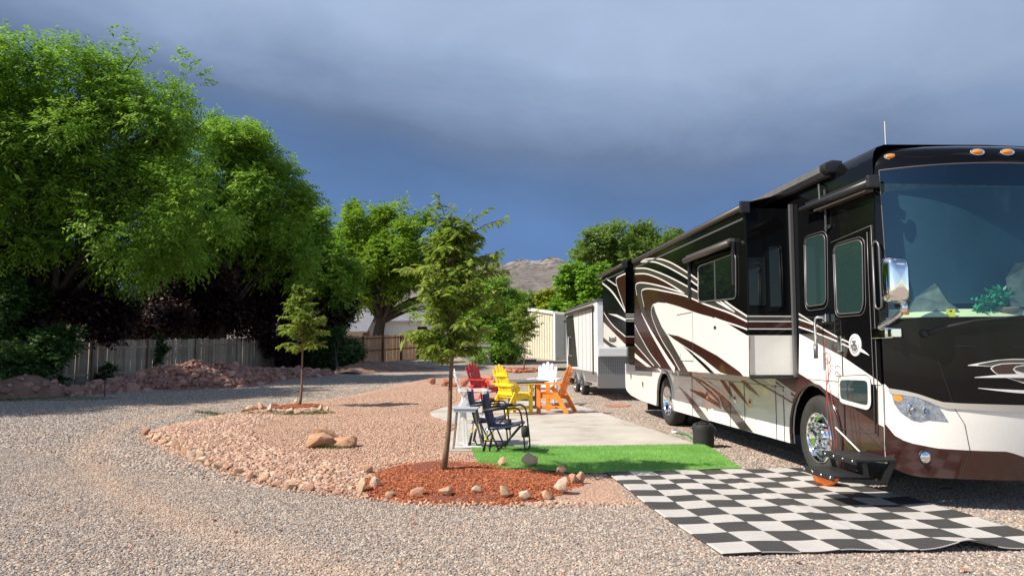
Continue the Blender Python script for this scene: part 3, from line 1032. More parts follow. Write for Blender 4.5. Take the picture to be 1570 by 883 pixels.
def tree(name, label, cat, base, lobes, clumps, sprays, k, tl, ll, lw, leafmat, trunk_r, fork, seed, droop=0.25, group=None, barkmat='bark', cr=0.2, limbs=26, stems=1, upward=0.25, fill=0.35):
    """lobes: (x, y, z, rx, ry, rz) in world metres; foliage gathers in clumps on and in the lobes"""
    rs = np.random.RandomState(seed)
    base = np.array(base, float)
    root = thing(name, label, cat, base, 0, group)
    lob = np.array(lobes, float)
    vol = lob[:, 3] * lob[:, 4] * lob[:, 5]
    cid = rs.choice(len(lob), clumps, p=vol ** 0.75 / (vol ** 0.75).sum())
    d = nrm(rs.normal(size=(clumps, 3)))
    rad = np.where(rs.rand(clumps) < fill, rs.uniform(0.2, 0.75, clumps), rs.uniform(0.72, 1.0, clumps))
    cc = lob[cid, :3] + d * rad[:, None] * lob[cid, 3:]
    csz = cr * (vol[cid] ** (1 / 3)) * rs.uniform(0.6, 1.35, clumps)
    pc = csz ** 2.2
    sid = rs.choice(clumps, sprays, p=pc / pc.sum())
    dd = nrm(rs.normal(size=(sprays, 3)))
    rr = rs.rand(sprays) ** 0.45
    pos = cc[sid] + dd * (rr * csz[sid])[:, None] * np.array([1.0, 1.0, 0.8])
    out = nrm(pos - lob[cid[sid], :3])
    tw = nrm(out * 0.7 + dd * 0.6 + rs.normal(0, 0.35, (sprays, 3)) + np.array([0, 0, upward]))
    V, F = leaves(rs, pos, tw, k, tl * rs.uniform(0.6, 1.4, sprays), ll, lw, droop)
    raw('crown', V - base, F, leafmat, root)
    # trunk and limbs
    b = B()
    top = lob[:, 2].max()
    cen = np.average(lob[:, :3], axis=0, weights=vol)
    fk = np.array([base[0] + (cen[0] - base[0]) * 0.25, base[1] + (cen[1] - base[1]) * 0.25, base[2] + fork])
    for s in range(stems):
        off = np.array([rs.uniform(-.3, .3), rs.uniform(-.2, .2), 0]) * trunk_r * 6 * (stems > 1)
        pts = [base + off * 0.5 + np.array([0, 0, -0.1]), base + off * 0.7 + (fk - base) * 0.5 + rs.normal(0, trunk_r * 0.25, 3), fk + off]
        pts = catmull(pts, 5)
        b.tube(pts, list(np.linspace(trunk_r * 1.25, trunk_r * 0.8, len(pts))), 9)
    pick = rs.permutation(clumps)[:limbs]
    for i in pick:
        q = cc[i]
        st = fk + np.array([0, 0, -rs.uniform(0, 0.25) * fork])
        if q[2] < st[2] + 0.1:
            st = base + (fk - base) * 0.75
        mid = st + (q - st) * 0.5 + np.array([0, 0, 0.10 * np.linalg.norm(q - st)]) * (1 if q[2] > st[2] else -.3) + rs.normal(0, 0.04, 3) * np.linalg.norm(q - st)
        r0 = trunk_r * rs.uniform(0.22, 0.5)
        pts = catmull([st, mid, q], 5)
        b.tube(pts, list(np.linspace(r0, r0 * 0.12, len(pts))), 6, False)
    b.v = [tuple(np.array(p) - base) for p in b.v]
    b.build('trunk', barkmat, root, True, recalc=False)
    return root
def L(px, py, Y, wpx, hpx, deep=None):
    """a lobe of crown seen at a picture point, at distance Y"""
    p = at(px, py, Y)
    s = Y / 1137
    return (p[0], p[1], p[2], wpx * s, (deep or wpx) * s, hpx * s)
def foot(px, Y):
    x = (px - 785) / 1137 * Y
    return (x, Y, zg(x, Y))

# big pale green trees behind the weathered fence
tree('locust_tree', 'tallest bright green tree at the left edge behind the weathered fence', 'tree', foot(80, 31.5), [L(70, 215, 31, 150, 165), L(215, 200, 31.5, 95, 130), L(150, 120, 31, 90, 85), L(-60, 230, 30.5, 130, 190), L(230, 330, 30.5, 120, 100), L(40, 350, 31, 130, 90), L(262, 145, 31.5, 45, 75), L(20, 95, 31, 55, 60), L(285, 240, 32.5, 50, 75), L(305, 185, 32.5, 26, 45), L(165, 34, 31, 9, 20), L(290, 85, 31.5, 11, 24), L(92, 34, 31, 10, 18), L(248, 70, 31, 10, 18), L(40, 45, 31, 14, 18), L(95, 65, 31, 35, 40), L(170, 75, 31, 32, 45)],
     300, 24000, 9, 0.64, 0.20, 0.072, 'leaf_locust', 0.42, 3.4, 21, 0.35, 'tall trees behind the fence', cr=0.24, limbs=44, stems=2)
tree('locust_tree', 'second bright green tree stepping down behind the purple bushes', 'tree', foot(335, 40.5), [L(350, 275, 40, 85, 90), L(405, 330, 41, 70, 85), L(345, 220, 40, 38, 36), L(440, 295, 42, 32, 50), L(310, 225, 40, 42, 50), L(385, 255, 40.5, 36, 45), L(425, 275, 41, 30, 40), L(335, 183, 40, 10, 18), L(368, 196, 40, 9, 16), L(432, 242, 41, 9, 20), L(464, 282, 42, 9, 24), L(485, 318, 42, 9, 20), L(318, 172, 40, 9, 20), L(310, 360, 40, 80, 85), L(440, 385, 41, 55, 60), L(470, 345, 42, 22, 40)],
     150, 11500, 9, 0.8, 0.26, 0.09, 'leaf_locust', 0.33, 3.0, 22, 0.35, 'tall trees behind the fence', cr=0.26, limbs=34, stems=2)
tree('ash_tree', 'broad sunlit tree with a dark forked trunk behind the brown fence', 'tree', foot(578, 60), [L(575, 390, 60, 75, 70), L(630, 385, 60, 55, 60), L(560, 340, 60, 42, 32), L(610, 335, 60, 34, 28), L(655, 375, 61, 34, 38), L(520, 400, 60, 38, 60), L(640, 440, 59, 50, 45), L(560, 455, 59, 45, 30), L(690, 420, 61, 40, 60), L(655, 478, 59, 38, 22), L(700, 470, 60, 40, 30)],
     150, 11000, 9, 0.8, 0.30, 0.13, 'leaf_ash', 0.46, 3.2, 23, 0.15, 'tall trees behind the fence', cr=0.24, limbs=36)
tree('leafy_tree', 'mid green tree filling the gap behind the slender tree', 'tree', foot(474, 50), [L(472, 395, 47, 40, 70), L(503, 420, 47, 34, 50), L(482, 345, 48, 20, 36), L(520, 455, 48, 22, 30)],
     80, 5200, 9, 0.7, 0.26, 0.11, 'leaf_locust', 0.24, 3.0, 24, 0.2, 'tall trees behind the fence', cr=0.28, limbs=14)
for i, (x_, y_, h_) in enumerate([(-22.6, 21.5, 15.0), (-26.0, 15.5, 14.0)]):
    tree('locust_tree', ['tall tree on the fence line just left of the view', 'tall tree farther along the fence line left of the view'][i], 'tree', (x_, y_, zg(x_, y_)), [(x_, y_, h_ * .62, 4.2, 4.2, h_ * .36), (x_ + 1.5, y_ + 1, h_ * .5, 3.6, 3.6, 3.2), (x_ - .5, y_ - 1.5, h_ * .75, 3.0, 3.0, 3.2)], 110, 7000, 8, 0.9, 0.30, 0.12, 'leaf_locust', 0.36, 3.2, 27 + i, 0.3, 'tall trees behind the fence', cr=0.26, limbs=22)
# purple-leaf plums along the fence
for i, (fx, Y, lob, lab) in enumerate([
        (105, 32.5, [L(70, 430, 31.5, 75, 70), L(145, 450, 32, 52, 70), L(20, 410, 31.5, 60, 55), L(180, 490, 34, 40, 32)], 'dark purple-leaved bush nearest the left edge'),
        (300, 40.0, [L(265, 440, 40, 66, 70), L(330, 435, 40, 62, 80), L(212, 470, 40, 48, 50), L(290, 492, 39.8, 90, 26), L(240, 512, 41, 60, 14), L(340, 510, 42, 60, 15)], 'dark purple-leaved bush above the middle of the weathered fence'),
        (395, 43.0, [L(385, 430, 43, 54, 85), L(425, 470, 43, 44, 62), L(420, 508, 45, 45, 16)], 'tall dark purple-leaved bush left of the slender tree'),
        (508, 49.0, [L(505, 478, 48, 34, 38), L(478, 485, 47, 30, 38)], 'dark purple-leaved bush right of the slender tree')]):
    tree('plum_tree', lab, 'bush', foot(fx, Y), lob, 75, 8200, 8, 0.5, 0.19, 0.12, 'leaf_plum', 0.14, 1.3, 40 + i, 0.1, 'purple-leaved bushes along the fence', cr=0.30, limbs=18, stems=2, fill=0.6)
# dark shade trees and shrubs at the left edge
tree('shade_tree', 'dark green bushy tree hanging over the dirt heap at the left edge', 'tree', foot(10, 31.5), [L(20, 490, 29.5, 62, 72), L(75, 525, 29.5, 46, 52), L(60, 560, 28.6, 55, 30), L(20, 565, 28, 60, 32), L(-30, 450, 31, 70, 85), L(100, 548, 31.5, 26, 30), L(10, 560, 30.5, 45, 32)], 80, 8000, 8, 0.42, 0.16, 0.085, 'leaf_dark', 0.16, 1.2, 51, 0.2, None, cr=0.30, limbs=18, stems=2, fill=0.5)
tree('round_shrub', 'dense dark green round shrub at the end of the weathered fence', 'shrub', gz(517, 571), [L(518, 540, 43, 32, 31), L(490, 552, 43, 22, 22), L(537, 556, 43, 14, 16)], 60, 4200, 8, 0.3, 0.13, 0.08, 'leaf_dark', 0.08, 0.5, 52, 0.1, None, cr=0.34, limbs=10, fill=0.5)
tree('creeper', 'dark leafy growth on the weathered fence behind the rubble', 'shrub', gz(425, 566), [L(440, 542, 42.5, 26, 24), L(462, 548, 43, 22, 24)], 40, 1800, 8, 0.3, 0.14, 0.085, 'leaf_plum', 0.05, 0.4, 53, 0.1, None, cr=0.34, limbs=10, fill=0.5)
for i, (px, py, Y, lab) in enumerate([(245, 535, 36.0, 'small dark vine climbing the weathered fence panel'), (283, 533, 38.4, 'second dark vine farther along the weathered fence'), (160, 572, 33.0, 'low dark weed at the foot of the weathered fence')]):
    tree('vine', lab, 'plant', gz(px, py + 38) if i == 2 else foot(px, Y), [L(px, py, Y - 0.45, 11, 22, 5), L(px + 8, py + 12, Y - 0.45, 8, 12, 4)], 12, 150, 7, 0.22, 0.13, 0.09, 'leaf_dark', 0.02, 0.5, 60 + i, 0.2, 'vines on the weathered fence', cr=0.4, limbs=6)
# right of the young tree: big shrub before the shed, trees beyond
tree('willow_shrub', 'tall loose green shrub against the cream shed', 'tree', foot(765, 49), [L(765, 475, 49, 40, 48), L(783, 500, 49, 22, 34), L(745, 500, 49, 38, 46), L(762, 540, 48.5, 36, 20)], 70, 5200, 9, 0.7, 0.26, 0.08, 'leaf_locust', 0.18, 1.6, 70, 0.35, None, cr=0.28, limbs=18, stems=2, fill=0.45)
tree('far_tree', 'grey green tree rising behind the trailer and coach roof', 'tree', foot(965, 72), [L(940, 385, 72, 58, 34), L(985, 390, 72, 55, 40), L(905, 405, 72, 30, 28), L(960, 365, 72, 34, 22), L(1040, 400, 73, 60, 40)], 120, 6000, 9, 0.9, 0.36, 0.17, 'leaf_far', 0.4, 3.5, 71, 0.1, 'trees beyond the trailer', cr=0.24, limbs=22)
tree('round_tree', 'bright green rounded tree directly behind the trailer', 'tree', foot(900, 60), [L(905, 445, 60, 40, 34), L(930, 455, 60, 38, 40), L(876, 464, 60, 24, 20), L(912, 428, 60, 24, 18)], 90, 5200, 9, 0.7, 0.32, 0.2, 'leaf_bright', 0.3, 2.5, 72, 0.1, 'trees beyond the trailer', cr=0.24, limbs=18)
tree('yellow_bush', 'yellow green bush over the shed roof', 'bush', foot(838, 64), [L(842, 465, 64, 15, 14), L(854, 456, 64, 12, 10)], 24, 1100, 9, 0.6, 0.26, 0.15, 'leaf_yellow', 0.12, 1.5, 73, 0.1, 'trees beyond the trailer', cr=0.34, limbs=8)
tree('small_far_tree', 'small green treetop left of the yellow bush', 'tree', foot(815, 85), [L(815, 468, 85, 24, 14), L(800, 474, 85, 20, 12)], 24, 1100, 9, 0.9, 0.36, 0.18, 'leaf_far', 0.2, 2.0, 74, 0.1, 'trees beyond the trailer', cr=0.34, limbs=8)

# young planted trees: arching shoots with paired leaflets
def sapling(label, base, height, crown_z, width, shoots, ll, seed, lean=(0, 0), leafy=1.0, group='young planted trees', top_shoots=()):
    rs = np.random.RandomState(seed)
    base = np.array(base, float)
    root = thing('young_tree', label, 'tree', base, 0, group)
    def axis(t):
        return np.array([lean[0] * t + 0.035 * math.sin(5 * t) + 0.012 * math.sin(13 * t), lean[1] * t + 0.01 * math.sin(9 * t), height * 0.86 * t])
    b = B()
    r0 = 0.016 + height * 0.0038
    ts = np.linspace(0, 1, 14)
    b.tube([axis(t) - np.array([0, 0, 0.05 if t == 0 else 0]) for t in ts], [r0 * (1.25 - 0.25 * min(1, t * 8)) * (1 - 0.85 * t) + 0.004 for t in ts], 9)
    tips = []
    for i in range(shoots):
        q = rs.rand() ** 0.9
        z0 = crown_z + (height * 0.84 - crown_z) * q
        t = z0 / (height * 0.86)
        a = rs.uniform(0, 2 * math.pi)
        prof = float(np.interp(q, [0, .12, .35, .6, .85, 1], [.5, .9, 1.0, .82, .5, .3]))
        ln = width * 0.5 * prof * rs.uniform(0.42, 1.22)
        el = rs.uniform(0.3, 1.12) if q > 0.15 else rs.uniform(0.0, 0.55)
        dr = np.array([math.cos(a) * math.cos(el), math.sin(a) * math.cos(el), math.sin(el)])
        st = axis(min(t, 0.98))
        en = st + dr * ln * 1.12
        en[2] -= 0.16 * ln
        mid = st + dr * ln * 0.6 + np.array([0, 0, 0.05 * ln])
        pts = catmull([st, mid, en], 4)
        b.tube(pts, list(np.linspace(0.009, 0.0025, len(pts))), 5, False)
        tips.append(pts)
        for s_ in (-1, 1):
            if ln < 0.25 * width * .5 or rs.rand() < 0.25:
                continue
            f0 = pts[rs.randint(2, len(pts) - 2)]
            sd_ = np.array([-dr[1], dr[0], rs.uniform(-.3, .5)]) * s_ + dr * 0.9
            e2 = f0 + nrm(sd_) * ln * rs.uniform(.3, .55)
            e2[2] -= 0.05 * ln
            p2 = catmull([f0, (f0 + e2) / 2 + np.array([0, 0, .02 * ln]), e2], 3)
            b.tube(p2, list(np.linspace(0.005, 0.002, len(p2))), 4, False)
            tips.append(p2)
    for a, ln, el in top_shoots:
        st = axis(0.9)
        dr = np.array([math.cos(a) * math.cos(el), math.sin(a) * math.cos(el) * 0.3, math.sin(el)])
        en = st + dr * ln
        en[2] -= 0.06 * ln
        pts = catmull([st, st + dr * ln * 0.55 + np.array([0, 0, 0.05 * ln]), en], 5)
        b.tube(pts, list(np.linspace(0.008, 0.0025, len(pts))), 5, False)
        tips.append(pts)
    b.build('trunk', 'bark_young', root, True, recalc=False)
    Vs, k = [], 0
    for pts in tips:
        P = np.array(pts)
        n = max(7, int(np.linalg.norm(P[-1] - P[0]) / (ll * 0.30) * leafy))
        for j in range(n):
            f = 0.15 + 0.87 * j / n
            x = min(f, 0.999) * (len(P) - 1)
            i0 = int(x)
            p = P[i0] + (P[i0 + 1] - P[i0]) * (x - i0)
            d = nrm(P[i0 + 1] - P[i0])
            sd = nrm(np.cross(d, np.array([0, 0, 1.0]) + rs.normal(0, 0.2, 3)))
            for s in (1, -1):
                if rs.rand() < 0.1:
                    continue
                D = nrm(d * 0.55 + sd * s * 0.75 + np.array([0, 0, -0.45]) + rs.normal(0, 0.22, 3))
                W = nrm(np.cross(D, np.array([0, 0, 1.0]) + rs.normal(0, 0.4, 3)))
                z = rs.uniform(0.7, 1.2) * ll
                mid = p + D * z * 0.5
                mid[2] += 0.03 * z
                tip = p + D * z
                tip[2] -= 0.12 * z
                Vs += [p, mid + W * z * 0.17, tip, mid - W * z * 0.17]
    V = np.array(Vs)
    raw('crown', V, np.arange(len(V)).reshape(-1, 4), 'leaf_sapling', root)
    return root
bt = gp(680, 716, 0.16)
sapling('young tree with long arching shoots standing in the red bark mound', bt, 3.45, 1.30, 1.30, 150, 0.122, 81, (0.16, 0.0), 1.0, None, ((2.6, 0.78, 1.22), (1.9, 0.6, 1.35), (0.5, 0.72, 0.85), (0.25, 0.80, 0.55), (2.7, 0.5, 0.9), (0.8, 0.55, 1.05), (2.9, 0.62, 1.1)))
sapling('slender young tree in the rock ring beside the lane', (sb[0], sb[1], zbed(sb[0], sb[1])), 3.60, 1.38, 1.28, 84, 0.135, 82, (0.05, 0), 1.0)
sapling('small young tree on a thin trunk in front of the cream shed', (fb[0], fb[1], zg(fb[0], fb[1])), 4.1, 1.55, 2.2, 90, 0.2, 83, (0.0, 0), 1.0)

# ------------------------------------------------------------------ fences, each board an object
def board_mesh(h, w, seed, t=0.018):
    r = random.Random(seed)
    b = B()
    c = 0.02
    b.prism([(-w / 2, 0), (w / 2, 0), (w / 2, h - c + r.uniform(-.01, .01)), (w / 2 - c, h), (-w / 2 + c, h), (-w / 2, h - c)], 'y', -t / 2, t / 2)
    me = bpy.data.meshes.new('board')
    me.from_pydata(b.v, [], b.f)
    bm = bmesh.new()
    bm.from_mesh(me)
    bmesh.ops.recalc_face_normals(bm, faces=bm.faces)
    bm.to_mesh(me)
    bm.free()
    return me
def fence(name, label, p0, step, n, h, bw, bmat, pmat, post, seed, gap=0.012, cap=False):
    r = random.Random(seed)
    root = thing(name, label, 'fence', (p0[0], p0[1], zg(*p0)), 0)
    base = np.array([p0[0], p0[1], zg(*p0)])
    ang = math.atan2(step[1], step[0])
    ln = math.hypot(*step)
    meshes = [board_mesh(h + 0.02 * i - 0.02, bw, seed + i) for i in range(4)]
    for me in meshes:
        me.materials.append(MATS[bmat])
    nx, ny = math.sin(ang), -math.cos(ang)          # towards the yard
    for k in range(n):
        a = np.array([p0[0] + step[0] * k, p0[1] + step[1] * k])
        c = a + np.array(step)
        za, zc = zg(*a), zg(*c)
        pb = B()
        pb.box(-post / 2, post / 2, -post / 2, post / 2, -0.1, h - 0.03)
        q = pb.build('post', pmat, root, False, 0.004)
        q.location = (a[0] + nx * 0.075 - base[0], a[1] + ny * 0.075 - base[1], za - base[2])
        q.rotation_euler = (0, 0, ang)
        for rz in (0.32, h - 0.32) if not cap else (0.45 * h, h - 0.17):
            rb = B()
            rb.bar((a[0] + nx * 0.035 - base[0], a[1] + ny * 0.035 - base[1], za + rz - base[2]), (c[0] + nx * 0.035 - base[0], c[1] + ny * 0.035 - base[1], zc + rz - base[2]), 0.035, 0.085)
            rb.build('rail', pmat, root)
        m = int(ln / (bw + gap))
        for j in range(m):
            f = (j + 0.5) / m
            p = a + (c - a) * f
            o = bpy.data.objects.new('board', meshes[r.randrange(4)])
            COL.objects.link(o)
            o.parent = root
            o.location = (p[0] - base[0] + nx * r.uniform(-.006, .006), p[1] - base[1] + ny * r.uniform(-.006, .006), za + (zc - za) * f - base[2] + r.uniform(-.03, .015))
            o.rotation_euler = (0, r.uniform(-.012, .012), ang)
    return root
fence('board_fence', 'weathered grey board fence behind the red rubble', (-18.35 - 3 * 1.12, 32.4 - 3 * 2.65), (1.12, 2.65), 10, 1.80, 0.138, 'wood_weathered', 'wood_weathered', 0.10, 500)
fence('cedar_fence', 'newer brown cedar fence with dark stained posts', (-9.83 - 1.84, 48.7 - 4.44), (0.92, 2.22), 11, 1.80, 0.16, 'wood_cedar', 'wood_stained', 0.11, 520, cap=True)

# ------------------------------------------------------------------ rubble along the fence
def zpile(s, w):
    return 0
RUB = [rock_mesh('rubble_stone', 700 + i, 12, 0.75, 'rubble', 0.06) for i in range(8)]
def mound(name, label, pts, mat, seed, nst, size, cat='heap'):
    """pts: (px, py of foot on the lane side, height, half depth) along the fence"""
    rs = np.random.RandomState(seed)
    foots = [gz(p[0], p[1]) for p in pts]
    base = foots[len(foots) // 2]
    root = thing(name, label, cat, base)
    c3 = np.array([(f[0], f[1], p[2], p[3]) for f, p in zip(foots, pts)])
    sm = np.array(catmull([tuple(c) for c in c3], 6))
    dirn = nrm(np.array([1.12, 2.65]))
    back = np.array([-dirn[1], dirn[0]])            # away from the lane
    rows = 12
    V = []
    for c in sm:
        for k in range(rows + 1):
            t = k / rows
            q = c[:2] + back * (t * c[3] * 2)
            hgt = 0.70 * c[2] * (math.sin(math.pi * min(1, t * 1.15)) ** 0.8 if t * 1.15 < 1 else 0) * (1 + 0.12 * math.sin(q[0] * 3.1 + seed) * math.sin(q[1] * 2.3))
            V.append((q[0] - base[0], q[1] - base[1], zg(*q) - base[2] - 0.02 + max(0, hgt) + rs.normal(0, 0.015)))
    n = rows + 1
    F = np.array([(i * n + k, i * n + k + 1, (i + 1) * n + k + 1, (i + 1) * n + k) for i in range(len(sm) - 1) for k in range(rows)])
    raw('heap', np.array(V), F[:, ::-1], mat, root, True)
    V = np.array(V)
    big = []
    for i in range(nst):
        a, t = rs.randint(0, len(sm) - 1), rs.rand() ** 1.4 * 0.85
        k = min(rows - 1, int(t * rows))
        p = V[a * n + k] * (1 - rs.rand() * 0.5) + V[min(len(sm) - 1, a + 1) * n + k] * 0
        w0 = rs.rand()
        p = V[a * n + k] * w0 + V[(a + 1) * n + min(rows, k + rs.randint(0, 2))] * (1 - w0)
        sz = size[0] + (size[1] - size[0]) * rs.rand() ** 2
        o = place('rubble_stone', RUB[rs.randint(0, 8)], tuple(p - np.array([0, 0, sz * 0.16])), (sz, sz * rs.uniform(.8, 1.2), sz * rs.uniform(.7, 1.1)), rs.uniform(0, 6.28), (rs.uniform(-.6, .6), rs.uniform(-.6, .6)), root)
    return root, V, n, sm
root, V, n, sm = mound('rubble_heap', 'long heap of broken red stone along the weathered fence', [(120, 608, 0.18, 0.5), (170, 603, 0.35, 0.8), (225, 599, 0.6, 1.1), (280, 598, 0.95, 1.6), (340, 596, 1.25, 2.0), (390, 592, 1.15, 1.9), (430, 585, 0.7, 1.4), (480, 578, 0.5, 1.2), (515, 575, 0.25, 0.8)], 'soil', 31, 298, (0.26, 0.72))
# the rest of the stones in the heap, too many to count
def small_rubble():
    rs = np.random.RandomState(77)
    src = RUB[0]
    Vr = np.array([v.co for v in src.vertices])
    Fr = np.array([p.vertices[:] for p in src.polygons])
    Vs, Fs, k = [], [], 0
    for i in range(2600):
        a, kk = rs.randint(0, len(sm) - 1), int(rs.rand() ** 1.3 * (n - 2))
        w0 = rs.rand()
        p = V[a * n + kk] * w0 + V[(a + 1) * n + kk + rs.randint(0, 2)] * (1 - w0)
        m = np.array(Matrix.Rotation(rs.uniform(0, 6.28), 3, 'Z') @ Matrix.Rotation(rs.uniform(0, 3), 3, 'X'))
        s = rs.uniform(0.13, 0.34)
        Vs.append((Vr * s) @ m.T + p - np.array([0, 0, 0.01]))
        Fs.append(Fr + k)
        k += len(Vr)
    o = raw('small_rubble', np.concatenate(Vs), np.concatenate(Fs), 'rubble', root)
    o['kind'] = 'stuff'
small_rubble()
mound('dirt_heap', 'brown dirt heap under the dark tree at the left edge', [(-60, 614, 0.3, 0.6), (0, 612, 0.45, 0.8), (40, 611, 0.75, 1.3), (75, 609, 1.0, 1.5), (105, 607, 0.7, 1.2), (125, 605, 0.25, 0.6)], 'soil', 32, 46, (0.16, 0.5))
mound('earth_mound', 'low reddish earth mound in front of the cedar fence', [(560, 574, 0.15, 1.0), (585, 571, 0.5, 1.8), (615, 569, 0.75, 2.0), (650, 567, 0.45, 1.6), (680, 566, 0.15, 1.0)], 'soil', 33, 24, (0.12, 0.4))

# ------------------------------------------------------------------ buildings
def shed():
    A = foot(851, 53)
    ang = R(16)
    root = thing('metal_shed', 'cream ribbed metal shed with white corner trim behind the trailer', 'shed', A, 0)
    # local x runs right along the door wall, y runs back; the ribbed wall runs left-back from the corner
    z0, z1 = -0.2, 3.35
    wl_ = np.array([at(796, 470, 60)[0] - A[0], 9.5])
    wl_ = np.array([-3.2, 8.0])
    ridge = 4.0
    b = B()
    w2 = np.array([5.0, 0.8])
    c0, c1, c2, c3 = np.zeros(2), wl_, wl_ + w2, w2
    vs = [(*c, z0) for c in (c0, c1, c2, c3)] + [(c0[0], c0[1], z1), (c1[0], c1[1], z1 + .9), (c2[0], c2[1], z1 + .5), (c3[0], c3[1], z1 - .25)]
    b.add(vs, [(0, 1, 5, 4), (1, 2, 6, 5), (2, 3, 7, 6), (3, 0, 4, 7), (4, 5, 6, 7)])
    b.build('wall', 'shed_cream', root)
    r = B()
    d = wl_ / np.linalg.norm(wl_)
    nrmv = np.array([-d[1], d[0]])
    if nrmv @ np.array([-1, -1]) < 0:
        nrmv = -nrmv
    ln = np.linalg.norm(wl_)
    for i in range(1, 19):
        f = i / 19
        p = wl_ * f + nrmv * 0.02
        rb = B()
        rb.bar((p[0], p[1], z0), (p[0], p[1], z1 + .9 * f - .05), 0.09, 0.05, (nrmv[0], nrmv[1], 0))
        rb.build('rib', 'shed_cream', root)
    t = B()
    t.bar((-.03, -.05, z0), (-.03, -.05, z1 + .02), 0.3, 0.08, (nrmv[0], nrmv[1], 0))
    t.build('corner_trim', 'shed_white', root)
    t = B()
    e0 = nrmv * 0.06
    t.bar((e0[0], e0[1], z1 + .03), (wl_[0] + e0[0], wl_[1] + e0[1], z1 + .93), 0.16, 0.2)
    t.build('eave_trim', 'shed_white', root)
    t = B()
    t.bar((0.0, -0.08, z1 - .02), (w2[0], w2[1] - .08, z1 - .27), 0.12, 0.14)
    t.build('eave_trim', 'shed_white', root)
    dd = w2 / np.linalg.norm(w2)
    a, c = dd * 0.75, dd * 3.6
    t = B()
    t.bar((a[0] , a[1] - .04, 1.35), (c[0], c[1] - .04, 1.35), 0.05, 2.75)
    t.build('door', 'shed_door', root)
    t = B()
    t.bar((a[0] - .1, a[1] - .07, 2.78), (c[0], c[1] - .07, 2.78), 0.05, 0.1)
    t.build('door_header', 'bronze_roll', root)
shed()
def house():
    p = foot(615, 78)
    root = thing('house', 'low white house with a grey roof showing over the cedar fence', 'house', p)
    s = 78 / 1137
    zr = lambda py: float(at(600, py, 78)[2]) - p[2]
    X = lambda px: (px - 615) * s
    b = B().box(X(564), X(730), 0, 7, 0, zr(493))
    b.build('wall', 'house_white', root)
    b = B().prism([(-0.6, zr(494)), (3.5, zr(474)), (7.6, zr(494)), (7.6, zr(492)), (3.5, zr(472)), (-.6, zr(492))], 'x', X(560), X(735))
    b.build('roof', 'shingle', root)
    b = B().box(X(640), X(655), -0.05, 0.02, zr(514), zr(501))
    b.build('window', 'window_dark', root)
    q = foot(540, 74)
    root = thing('garage', 'tan garage with a steep grey roof left of the white house', 'house', q)
    s2 = 74 / 1137
    zr = lambda py: float(at(600, py, 74)[2]) - q[2]
    X = lambda px: (px - 540) * s2
    B().box(X(505), X(556), 0, 6, 0, zr(509)).build('wall', 'house_tan', root)
    B().prism([(-0.5, zr(510)), (5.5, zr(470)), (11, zr(510)), (11, zr(508)), (5.5, zr(468)), (-.5, zr(508))], 'x', X(495), X(564)).build('roof', 'shingle', root)
    B().box(X(556.5), X(563), 0.2, 1.2, 0, zr(507)).build('chimney', 'wood_stained', root)
house()
q = at(75, 500, 52)
root = thing('neighbour_house', 'pale tan house glimpsed through the purple bushes at the left', 'house', (q[0], 52, zg(0, 52)))
B().box(-4.5, 4.5, 0, 6, 0, 3.0).build('wall', 'house_tan', root)
B().prism([(-0.5, 2.95), (3, 4.6), (6.5, 2.95), (6.5, 3.1), (3, 4.8), (-.5, 3.1)], 'x', -5, 5).build('roof', 'shingle', root)
B().box(-2.2, -1.0, -0.04, 0.02, 1.0, 2.2).build('window', 'window_dark', root)
B().box(1.0, 2.2, -0.04, 0.02, 1.0, 2.2).build('window', 'window_dark', root)

def dumpster():
    p = gz(733, 559)
    Y = p[1]
    s = Y / 1137
    root = thing('dumpster', 'grey metal dumpster beside the tall shrub', 'dumpster', p, R(-4))
    w, h, dp = 38 * s, 29 * s, 1.5
    b = B().prism([(-w / 2, 0), (w / 2, 0), (w / 2 + .04, h), (-w / 2 - .04, h)], 'y', 0, dp)
    b.build('bin', 'dumpster_grey', root, False, 0.02)
    b = B().bar((-w / 2 - .05, -.03, h), (w / 2 + .05, -.03, h), 0.1, 0.09)
    b.build('rim', 'dumpster_grey', root)
    b = B().prism([(-.05, h + .04), (dp, h + .32), (dp, h + .37), (-.05, h + .09)], 'x', -w / 2 - .05, w / 2 + .05)
    b.build('lid', 'dumpster_lid', root)
    b = B().tube(catmull([(w / 2 + .02, .3, h - .1), (w / 2 + .28, .3, h - .1), (w / 2 + .32, .3, h - .3), (w / 2 + .28, .3, h - .55), (w / 2 + .02, .3, h - .55)], 4), 0.03, 6)
    b.build('handle', 'trim_grey', root)
    for i, (x, z, ww) in enumerate([(-.32, h * .72, .2), (-.05, h * .72, .16), (.17, h * .72, .12), (-.3, h * .55, .3), (.08, h * .55, .3)]):
        B().box(x, x + ww, -.006, -.002, z, z + .14).build('stencil_mark', 'poly_grey', root)
    B().box(-w / 2 - .25, -w / 2 - .06, 0.1, 0.4, h * .65, h * .9).build('yellow_marker', 'yellow_timber', root)
dumpster()
p = gz(773, 556)
root = thing('timber_ramp', 'yellow painted timber block lying before the tall shrub', 'timber', p, R(-3))
b = B().prism([(-.85, 0), (.75, 0), (.95, .42), (-.85, .34)], 'y', 0, .5)
b.build('block', 'yellow_timber', root, False, 0.015)
B().box(-.8, .7, -.02, -.004, .05, .10).build('edge_strip', 'old_wood_leg', root)
p = gz(811, 555)
o = B().bar((p[0] - .6, p[1], p[2] + .1), (p[0] + .5, p[1] + .1, p[2] + .1), .25, .2).build('wood_sleeper', 'old_wood_leg', None, False, .01)
tag(o, 'low brown timber sleeper at the foot of the shed', 'timber')
